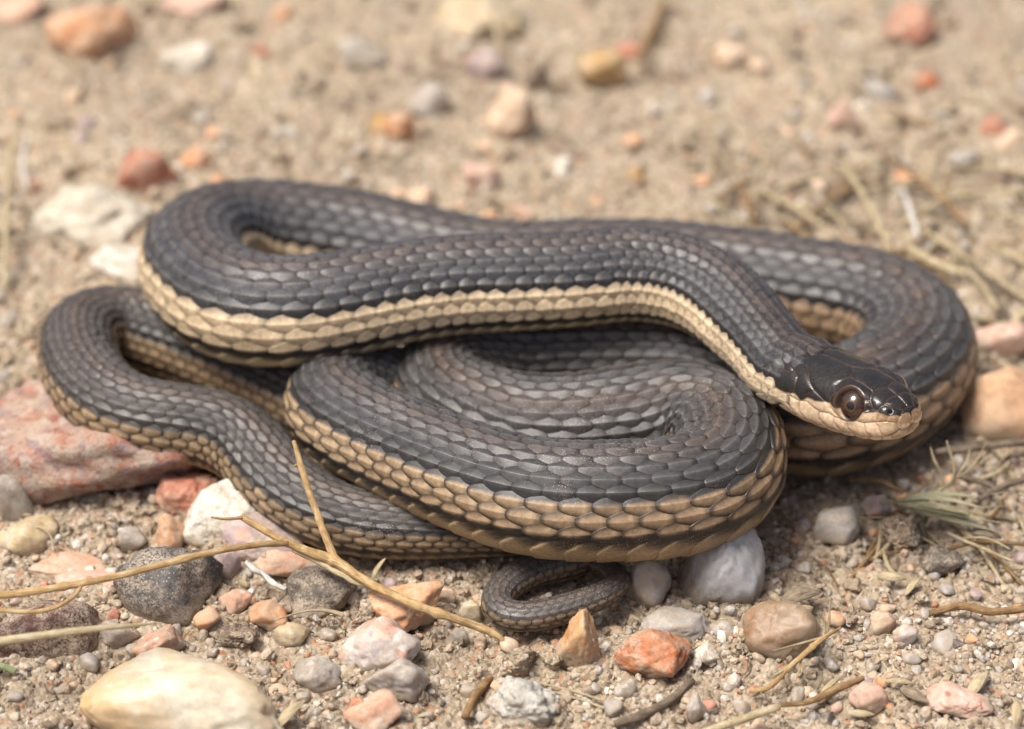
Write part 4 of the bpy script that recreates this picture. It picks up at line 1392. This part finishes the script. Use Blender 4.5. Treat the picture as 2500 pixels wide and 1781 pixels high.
o = tube('stick', pp([(1118, 1640, gz_of(1118, 1640) + .4, 26), (1035, 1598, gz_of(1035, 1598) + 1.0, 26), (1052, 1560, gz_of(1052, 1560) + 1.2, 28), (1072, 1532, gz_of(1072, 1532) + 1.2, 26), (1092, 1508, gz_of(1092, 1508) + .6, 22)][1:]), 'brown', seed=11, wob=.14)
tag(o, 'short brown stick beside the knobbly limestone lump', 'stick')
for k, (a, b) in enumerate((((1196, 1520), (1372, 1570)), ((1204, 1534), (1366, 1584)))):
    m_ = ((a[0] + b[0]) / 2, (a[1] + b[1]) / 2 - 3)
    o = tube('straw', pp([(*a, gz_of(*a) + 1.0, 7), (*m_, gz_of(*m_) + 1.4, 9), (*b, gz_of(*b) + .8, 7)]), 'pale', seed=12 + k)
    tag(o, 'flat pale straw, one of two lying side by side near the limestone lump', 'straw', 'paired straws by the limestone lump')
o = tube('stick', pp([(1370, 1612, gz_of(1370, 1612) + .8, 26), (1440, 1588, gz_of(1440, 1588) + 1.0, 32), (1490, 1562, gz_of(1490, 1562) + 1.4, 30), (1542, 1516, gz_of(1542, 1516) + 1.0, 22)]), 'grey', seed=15, wob=.16)
tag(o, 'dark weathered brown stick pointing at the brick orange red stone', 'stick')
o = tube('straw', pp([(1540, 1640, 1.5, 24), (1640, 1606, 2.2, 28), (1735, 1574, 2.6, 24)]), 'pale', seed=16, wob=.05)
tag(o, 'thick pale straw stalk lying on the sand', 'straw')
o = tube('stick', pp([(1740, 1570, 2.0, 16), (1800, 1564, 1.6, 18), (1850, 1540, 1.8, 26), (1922, 1510, 1.4, 18)]), 'brown', seed=17, wob=.14)
tag(o, 'brown woody stick beside the blotchy pink pebble', 'stick')

# branched dry stalk
SK = empty('dry_stalk', at(1760 * DX, 1480 * DX, 0)); SKO = np.array(SK.location) / MM
tag(SK, 'spiky branched dry stalk in front of the amber stone', 'stalk')
tube('stem', pp([(1670, 1540, 1.2, 14), (1712, 1530, 2.0, 16), (1752, 1492, 3.4, 18), (1790, 1458, 4.4, 18), (1830, 1424, 5.2, 16), (1872, 1398, 5.4, 8)]), 'gold', SK, SKO, 21, 10, .14, (.4, .7))
tube('spike', pp([(1842, 1412, 5.2, 10), (1846, 1380, 7.6, 9), (1848, 1340, 10.5, 3)]), 'pale', SK, SKO, 22, 8)
tube('spike', pp([(1834, 1418, 5.2, 9), (1836, 1390, 6.8, 7), (1826, 1366, 8.6, 3)]), 'pale', SK, SKO, 23, 8)
tube('spike', pp([(1832, 1420, 5.2, 9), (1780, 1434, 5.0, 8), (1722, 1449, 4.4, 3)]), 'pale', SK, SKO, 24, 8)
tube('spike', pp([(1758, 1486, 3.6, 9), (1735, 1498, 3.6, 8), (1710, 1514, 3.0, 3)]), 'pale', SK, SKO, 25, 8)
tube('spike', pp([(1786, 1460, 4.2, 8), (1780, 1490, 3.0, 8), (1772, 1518, 1.6, 4)]), 'gold', SK, SKO, 26, 8)

# pronged seed stalk right of the head
SK = empty('seed_stalk', at(2140 * DX, 1090 * DX, 0)); SKO = np.array(SK.location) / MM
tag(SK, 'pale pronged seed stalk sticking up behind the grass spikelet', 'stalk')
tube('stem', pp([(2050, 1118, 5.0, 14), (2085, 1098, 6.0, 13), (2120, 1070, 7.0, 12), (2165, 1040, 8.0, 10), (2195, 1010, 9.4, 8)]), 'pale', SK, SKO, 31, 8, .1)
for k, pl in enumerate(([(2118, 1072, 7, 9), (2125, 1045, 9, 9), (2116, 1010, 11.5, 9), (2108, 982, 13.5, 6)], [(2098, 1088, 6.4, 8), (2098, 1060, 8.4, 8), (2080, 1024, 10.6, 8), (2072, 996, 12.0, 4)],
                        [(2150, 1050, 7.6, 8), (2172, 1030, 8.6, 7), (2196, 985, 12.0, 4)], [(2130, 1062, 7.2, 8), (2152, 1030, 9.4, 7), (2160, 1000, 11, 4)], [(2082, 1100, 6, 8), (2075, 1075, 7.6, 7), (2078, 1048, 9.6, 10)])):
    tube('prong', pp(pl), 'pale', SK, SKO, 32 + k, 8, .1)


def bract(name, p0, p1, width, mat, parent=None, org=None, bow=.25, roll=0.0, seed=0, thick=.14, nu=14, nv=9):
    """pointed, boat-shaped husk from p0 to p1 (mm)"""
    p0 = np.asarray(p0, float); p1 = np.asarray(p1, float)
    L = np.linalg.norm(p1 - p0); T = (p1 - p0) / L
    up = np.array([0, 0, 1.0]); up = up - T * (up @ T); up /= np.linalg.norm(up) + 1e-9
    sd_ = np.cross(T, up)
    c_, s_ = math.cos(roll), math.sin(roll)
    up, sd_ = up * c_ + sd_ * s_, sd_ * c_ - up * s_
    u = np.linspace(0, 1, nu)[:, None]; v = np.linspace(-1, 1, nv)[None]
    wd = width / 2 * np.sin(math.pi * np.clip(u, .01, .99) ** .8) ** .75
    arch = bow * width * (1 - v ** 2) * np.sin(math.pi * u) ** .6 + .08 * L * np.sin(math.pi * u)
    rg = np.random.default_rng(seed)
    arch = arch + .06 * width * fbm(np.stack([(u * 4 + 0 * v).ravel(), (v * 3 + 0 * u).ravel(), np.full(nu * nv, seed * .7)], 1), seed, 2).reshape(nu, nv)
    top = p0 + T * (u * L + 0 * v)[..., None] + sd_ * (wd * v)[..., None] + up * arch[..., None]
    bot = top - up * thick
    V = np.vstack([top.reshape(-1, 3), bot.reshape(-1, 3)])
    q = grid_quads(nu, nv)
    q2 = q[:, ::-1] + nu * nv
    bnd = np.concatenate([np.arange(nv), np.arange(1, nu) * nv + nv - 1, (nu - 1) * nv + np.arange(nv - 2, -1, -1), np.arange(nu - 2, 0, -1) * nv])
    b2 = np.roll(bnd, -1)
    q3 = np.stack([bnd, b2, b2 + nu * nv, bnd + nu * nv], 1)[:, ::-1]
    o0 = (p0 + p1) / 2 if org is None else np.asarray(org)
    fib = np.stack([(u * L * .4 + 0 * v).ravel(), (v * 5 + 0 * u).ravel(), np.full(nu * nv, seed * 1.3)], 1)
    me = np_mesh(name, (V - o0) * MM, np.vstack([q, q2, q3]), None, ST[mat])
    fa = me.attributes.new('Fib', 'FLOAT_VECTOR', 'POINT'); fa.data.foreach_set('vector', np.vstack([fib, fib]).astype(np.float32).ravel())
    return new_obj(name, me, parent, None if parent else o0 * MM)


def P3(x, y, z):
    return at(x * DX, y * DX, z) / MM


# grass spikelet lying right of the coil
SP_ = empty('grass_spikelet', at(2080 * DX, 1140 * DX, 0)); SPO = np.array(SP_.location) / MM
tag(SP_, 'greenish pointed grass spikelet lying on the gravel', 'spikelet')
for k, (a, b, w_, rl) in enumerate((((1984, 1118, 4.0), (2196, 1162, 4.6), 1.9, .4), ((1986, 1116, 4.6), (2192, 1134, 5.4), 1.7, -.3), ((1990, 1120, 3.4), (2210, 1182, 2.8), 1.8, .7), ((2000, 1112, 5.0), (2186, 1110, 5.6), 1.3, 0.0), ((2030, 1124, 4.8), (2160, 1146, 6.0), 1.4, .2))):
    bract('bract', P3(*a), P3(*b), w_, 'green', SP_, SPO, .22, rl, k + 3, .14)
for k, (a, b) in enumerate((((2180, 1158, 4.6), (2262, 1172, 5.0)), ((2178, 1132, 5.4), (2256, 1128, 6.6)), ((2190, 1176, 3.0), (2270, 1204, 3.0)), ((2170, 1110, 5.6), (2246, 1096, 7.0)))):
    tube('awn', pp([(*a, 5), ((a[0] + b[0]) / 2, (a[1] + b[1]) / 2 - 2, (a[2] + b[2]) / 2, 4), (*b, 2)]), 'pale', SP_, SPO, 44 + k, 6, .05)
tube('stalk', pp([(1960, 1116, 3.0, 8), (1984, 1118, 3.8, 12), (2010, 1122, 4.0, 14)]), 'green', SP_, SPO, 40, 8, .05)

HUSKS = [  # ends in 2280-wide photograph units, width mm, material, label
    (((828, 1298), 1.0), ((858, 1243), 5.0), 1.5, 'pale', 'pointed pale husk standing up by the twig'),
    (((604, 1632), 1.0), ((684, 1556), 3.2), 2.0, 'pale', 'pale straw husk leaning beside the large cream stone'),
    (((1955, 1283), 1.2), ((2018, 1290), 1.6), 1.7, 'pale', 'oval pale seed husk below the speckled clod'),
    (((2016, 1326), 1.0), ((2050, 1288), 1.8), 1.6, 'pale', 'tilted tan seed husk beside the oval one'),
    (((1738, 1338), 2.4), ((1828, 1318), 3.2), 3.4, 'bark', 'crinkled bark flake beside the milky quartz stone'),
    (((1754, 1376), 1.6), ((1812, 1352), 2.6), 2.4, 'pale', 'folded tan flake under the crinkled bark flake'),
    (((1822, 1562), 1.0), ((1872, 1508), 1.8), 1.5, 'pale', 'long narrow tan husk beside the spiky stalk'),
    (((1970, 1516), .9), ((2038, 1524), 1.4), 1.3, 'pale', 'slim tan husk lying flat near the glassy pebbles'),
    (((2004, 1532), .9), ((2070, 1566), 1.5), 1.8, 'bark', 'ribbed brown husk beside the pink slab'),
    (((2088, 1540), .9), ((2120, 1500), 1.8), 1.6, 'pale', 'small tan husk standing behind the pink slab'),
    (((2154, 1552), .9), ((2202, 1494), 2.2), 2.2, 'pale', 'pale speckled husk behind the pink slab'),
    (((2262, 1618), .9), ((2262, 1552), 2.4), 2.0, 'pale', 'bright cream husk beside the pink slab'),
    (((1672, 1408), 1.0), ((1686, 1352), 2.6), 1.4, 'bark', 'brown husk against the amber stone'),
    (((2158, 1182), 2.0), ((2230, 1198), 2.4), 2.2, 'bark', 'brown flake below the spikelet tip'),
    (((1885, 1588), 1.0), ((1950, 1592), 1.2), 1.2, 'pale', 'flat pale sliver below the blotchy pink pebble'),
]
for k, (a, b, w_, mt, lb) in enumerate(HUSKS):
    (ax_, ay_), za = a; (bx_, by_), zb = b
    o = bract('seed_husk' if mt == 'pale' else 'bark_flake', P3(ax_, ay_, za + gz_of(ax_, ay_) * .6), P3(bx_, by_, zb + gz_of(bx_, by_) * .6), w_, mt, None, None, .28, (k % 3 - 1) * .5, k + 20)
    tag(o, lb, 'husk' if mt == 'pale' else 'flake')

STICKS = [
    ([(2084, 1006, 5.0, 20), (2150, 1000, 5.4, 24), (2230, 990, 5.0, 24), (2300, 984, 5.0, 22)], 'grey', 'weathered grey stick beside the head'),
    ([(2180, 1112, 6.0, 18), (2230, 1085, 6.4, 22), (2300, 1062, 7, 20)], 'grey', 'weathered stick resting on the orange tan block'),
    ([(2130, 1060, 3, 14), (2190, 1075, 3, 20), (2230, 1100, 3, 16)], 'grey', 'blurred grey twig below the pronged seed stalk'),
    ([(2070, 1366, 1.4, 20), (2140, 1350, 2.0, 26), (2200, 1362, 2.0, 24), (2300, 1354, 2.2, 22)], 'brown', 'rough brown twig lying across the sand'),
    ([(2110, 1188, 2.4, 10), (2180, 1218, 3, 12), (2260, 1252, 3, 8)], 'pale', 'pale frayed straw below the spikelet'),
    ([(2140, 1198, 3.0, 7), (2200, 1200, 3.6, 8), (2250, 1224, 3.2, 5)], 'pale', 'thin pale straw crossing the frayed straw'),
    ([(1890, 1068, 2.0, 12), (1960, 1072, 2.6, 16), (2010, 1098, 2.6, 10)], 'brown', 'dry curled stem under the head'),
    ([(1880, 370, 3.0, 16), (1930, 450, 4.0, 18), (1985, 560, 3.0, 16)], 'pale', 'pale dry stem running down behind the outer coil'),
    ([(2020, 552, 2.6, 22), (2090, 590, 3.0, 28), (2150, 610, 2.6, 24)], 'pale', 'whitish thick stem piece behind the outer coil'),
    ([(2150, 600, 2.0, 14), (2190, 640, 2.4, 16), (2220, 690, 2.0, 20)], 'pale', 'pale stem piece with a white tip by the outer coil'),
    ([(1690, 420, 2.0, 12), (1780, 470, 3, 14), (1860, 520, 2.4, 12)], 'pale', 'dry grass stem lying behind the neck'),
    ([(1760, 520, 2.0, 12), (1840, 450, 3, 12), (1930, 400, 2.4, 10)], 'brown', 'brown stem crossing the dry grass stem'),
    ([(2040, 480, 2.0, 14), (2110, 440, 3, 16), (2200, 430, 2.4, 12)], 'pale', 'pale stem among the stones beyond the outer coil'),
    ([(2010, 420, 2.0, 10), (2030, 480, 4, 16), (2044, 530, 3, 14)], 'white', 'white stem fragment upright beyond the outer coil'),
    ([(10, 640, 2.0, 16), (14, 500, 8.0, 18), (22, 360, 14, 14), (38, 270, 18, 10)], 'pale', 'tall tan stalk beside the crumbly limestone lump'),
    ([(60, 420, 2.0, 10), (50, 360, 4, 12), (62, 300, 6, 8)], 'white', 'white stalk stub near the tall tan stalk'),
    ([(1420, 130, 1.5, 20), (1450, 70, 2, 24), (1480, 0, 2, 24)], 'brown', 'long brown stick on the far soil'),
    ([(1120, 130, 2, 16), (1110, 80, 6, 18), (1095, 20, 9, 16)], 'pale', 'tan stem standing by the large cream lump'),
    ([(0, 890, 2.0, 14), (60, 862, 3, 18), (110, 840, 2.5, 14)], 'grey', 'grey brown stem behind the red slab'),
    ([(20, 905, 2.0, 14), (80, 880, 3.4, 16), (120, 850, 2.5, 12)], 'pale', 'pale stem lying next to the grey brown stem'),
    ([(10, 1180, 3, 6), (70, 1170, 4.4, 7), (110, 1190, 4.0, 6), (122, 1232, 2.4, 5)], 'pale', 'thin curved straw over the peach and grey pebble'),
    ([(856, 770, 14, 12), (868, 800, 8, 20), (874, 830, 4, 14)], 'pale', 'small tan plant bit wedged between the coils'),
]
for k, (pl, mt, lb) in enumerate(STICKS):
    o = tube('straw' if mt in ('pale', 'white') else 'stick', pp(pl), mt, seed=60 + k, wob=.12)
    tag(o, lb, 'straw' if mt in ('pale', 'white') else 'stick')

# litter: short straws and flakes scattered over the soil
LM = [tube('straw_bit', [(0, 0, 0, .16), (2, .3, .25, .22), (4.2, -.1, 0, .12)], 'pale', seed=k, nv=6, wob=.2) for k in (1, 2, 3)]
LD = []
for o in LM:
    LD.append(o.data); bpy.data.objects.remove(o)
FM = []
for k in range(4):
    o = bract('chaff_flake', (-1.1, 0, 0), (1.1, .1, .1), 1.0, ('pale', 'bark')[k % 2], None, None, .3, 0, 90 + k, .08, 8, 5)
    FM.append(o.data); bpy.data.objects.remove(o)
nl = 0
while nl < 130:
    x = rp.uniform(-112, 112); y = rp.uniform(-100, 10) if rp.random() < .62 else rp.uniform(10, 150)
    wgt = .45 + .55 * (x > 25)
    if rp.random() > wgt or not in_view(x, y) or under_body(x, y):
        continue
    fl = rp.random() < .55
    me = FM[int(rp.integers(4))] if fl else LD[int(rp.integers(3))]
    sc_ = float(rp.uniform(.6, 1.35))
    o = new_obj('chaff_flake' if fl else 'straw_bit', me, None, (x * MM, y * MM, (soil_at(x, y) + .45) * MM))
    o.scale = (sc_,) * 3
    o.rotation_euler = (rp.normal(0, .35), rp.normal(0, .3), rp.uniform(0, 6.28))
    if fl:
        tag(o, 'tiny dry chaff flake lying on the soil', 'flake', 'chaff flakes on the soil')
        SCAT.append((o, 'tiny dry chaff flake'))
    else:
        tag(o, 'tiny broken straw bit lying on the soil', 'straw', 'broken straw bits on the soil')
        SCAT.append((o, 'tiny broken straw bit'))
    nl += 1

# debris on the soil behind the snake: larger dark and pale clods, and stems to the right of the coils
for k in range(46):
    for _ in range(60):
        x = rp.uniform(-112, 112); y = rp.uniform(28, 150)
        if k % 2:
            x = rp.uniform(25, 112); y = rp.uniform(10, 120)
        r = float(rp.uniform(2.2, 5.6))
        if in_view(x, y) and not under_body(x, y, 1.25) and not clash(x, y, r):
            break
    else:
        continue
    dk_ = k % 3 == 0
    if dk_:
        me = [mm for mm in bpy.data.meshes if mm.name == 'brown_clod']
        me = me[0] if me else np_mesh('brown_clod', CV[3][0] * np.array([1, .8, .5]) * MM, None, CV[3][1], MS['brown'])
    else:
        me = CM[int(rp.integers(len(CM)))]
    o = new_obj('brown_clod' if dk_ else 'dirt_clod', me, None, (x * MM, y * MM, (soil_at(x, y) + .05 * r) * MM))
    o.scale = (r, r * rp.uniform(.7, 1.1), r * rp.uniform(.55, .9))
    o.rotation_euler = (rp.normal(0, .2), rp.normal(0, .2), rp.uniform(0, 6.28))
    tag(o, 'clod', 'clod', 'brown clods behind the snake' if dk_ else 'small dirt clods')
    SCAT.append((o, 'dark brown clod of debris' if dk_ else 'small crumbly dirt clod'))
    PLACED.append((x, y, r * .7))
for k in range(150):
    for _ in range(60):
        x = rp.uniform(38, 112); y = rp.uniform(-10, 75)
        if k % 3 == 1:
            x = rp.uniform(52, 100); y = rp.uniform(-62, -12)
        if k % 7 == 0:
            x = rp.uniform(-112, 112); y = rp.uniform(30, 140)
        if k >= 110:
            x = rp.uniform(45, 112); y = rp.uniform(0, 62)
        if in_view(x, y) and not under_body(x, y, 1.5):
            break
    else:
        continue
    L_ = rp.uniform(6, 22); a_ = rp.uniform(0, 3.14); g_ = soil_at(x, y)
    dx_, dy_ = math.cos(a_) * L_ / 2, math.sin(a_) * L_ / 2
    if under_body(x + dx_, y + dy_, 1.3) or under_body(x - dx_, y - dy_, 1.3):
        continue
    rr = rp.uniform(.16, .42) if k < 100 else rp.uniform(.28, .6)
    o = tube('dry_straw', [(x - dx_, y - dy_, g_ + .7, rr), (x + rp.normal(0, .8), y + rp.normal(0, .8), g_ + 1.6 + rp.uniform(0, 1.5), rr * 1.05), (x + dx_, y + dy_, g_ + .8 + rp.uniform(0, 2), rr * .7)], ('pale', 'brown', 'pale', 'grey')[k % 4], seed=200 + k, nv=7)
    tag(o, 'stem', 'straw', 'dry stems behind the snake')
    SCAT.append((o, ('thin pale dry stem', 'thin brown dry stem', 'thin pale dry stem', 'thin grey dry stem')[k % 4]))

# every scattered bit is told apart by the named stone it lies nearest to
ANCH = [(412, 1560, 'the large cream stone'), (374, 1322, 'the rounded dark grey stone'), (96, 1412, 'the maroon stone'), (502, 1165, 'the chalk white stone'), (712, 1332, 'the rough grey brown stone'),
        (902, 1368, 'the bright orange granite rock'), (846, 1446, 'the salmon-flecked glassy pebble'), (1162, 1570, 'the knobbly limestone lump'), (1282, 1447, 'the tooth-shaped orange stone'), (1455, 1472, 'the brick orange red stone'),
        (1618, 1280, 'the milky white quartz stone'), (1742, 1420, 'the amber quartz stone'), (2138, 1566, 'the flat pink slab'), (1934, 1556, 'the blotchy pink pebble'), (1862, 1178, 'the bluish grey quartz pebble'), (2010, 1198, 'the speckled clod'),
        (1966, 1398, 'the round peach pebble'), (62, 1206, 'the peach and grey quartz pebble'), (225, 1040, 'the red conglomerate slab'), (712, 1502, 'the lumpy glassy quartz pebble'), (350, 1440, 'the angular salmon rock'),
        (205, 108, 'the large orange stone'), (415, 146, 'the pinkish white stone'), (330, 408, 'the brick red stone behind the snake'), (195, 505, 'the crumbly white lump'), (890, 304, 'the orange tan stone'), (1136, 284, 'the tall peach stone'),
        (806, 130, 'the bluish white stone'), (1058, 48, 'the large cream lump'), (1342, 172, 'the ochre stone'), (1622, 140, 'the light orange pebble'), (2032, 72, 'the long pink red stone'), (1876, 272, 'the coral pink stone'), (1406, 322, 'the tiny lone orange pebble'),
        (2235, 930, 'the orange tan block'), (2222, 764, 'the pale pink granite stone'), (2100, 590, 'the whitish thick stem piece'), (2140, 1358, 'the rough brown twig'), (1072, 404, 'the rosy pebble'), (636, 312, 'the white pebble on open soil'), (1460, 1590, 'the dark weathered stick'), (1200, 1300, 'the tail loop'), (2150, 1040, 'the pronged seed stalk'), (2090, 1140, 'the greenish grass spikelet'), (2030, 480, 'the upright white stem fragment'), (1930, 450, 'the pale dry stem behind the coil'), (1780, 470, 'the grass stem behind the neck'), (2120, 440, 'the pale stem beyond the outer coil'), (2190, 640, 'the white-tipped stem piece')]
AP = np.array([at(a[0] * DX, a[1] * DX, 0)[:2] for a in ANCH])
ORD = ['nearest to', 'second nearest to', 'third nearest to', 'fourth nearest to', 'fifth nearest to', 'sixth nearest to', 'seventh nearest to', 'eighth nearest to', 'ninth nearest to', 'tenth nearest to'] + [w + ' nearest to' for w in ('eleventh', 'twelfth', 'thirteenth', 'fourteenth', 'fifteenth', 'sixteenth', 'seventeenth', 'eighteenth', 'nineteenth', 'twentieth', 'twenty-first', 'twenty-second', 'twenty-third', 'twenty-fourth', 'twenty-fifth', 'twenty-sixth')]
bins = {}
for o, ph in SCAT:
    d = np.hypot(AP[:, 0] - o.location[0], AP[:, 1] - o.location[1])
    k = int(d.argmin())
    bins.setdefault((ph, k), []).append((float(d[k]), o))
for (ph, k), lst in bins.items():
    lst.sort(key=lambda t: t[0])
    for i, (d, o) in enumerate(lst):
        o['label'] = ph + ', ' + ORD[min(i, 25)] + ' ' + ANCH[k][2]
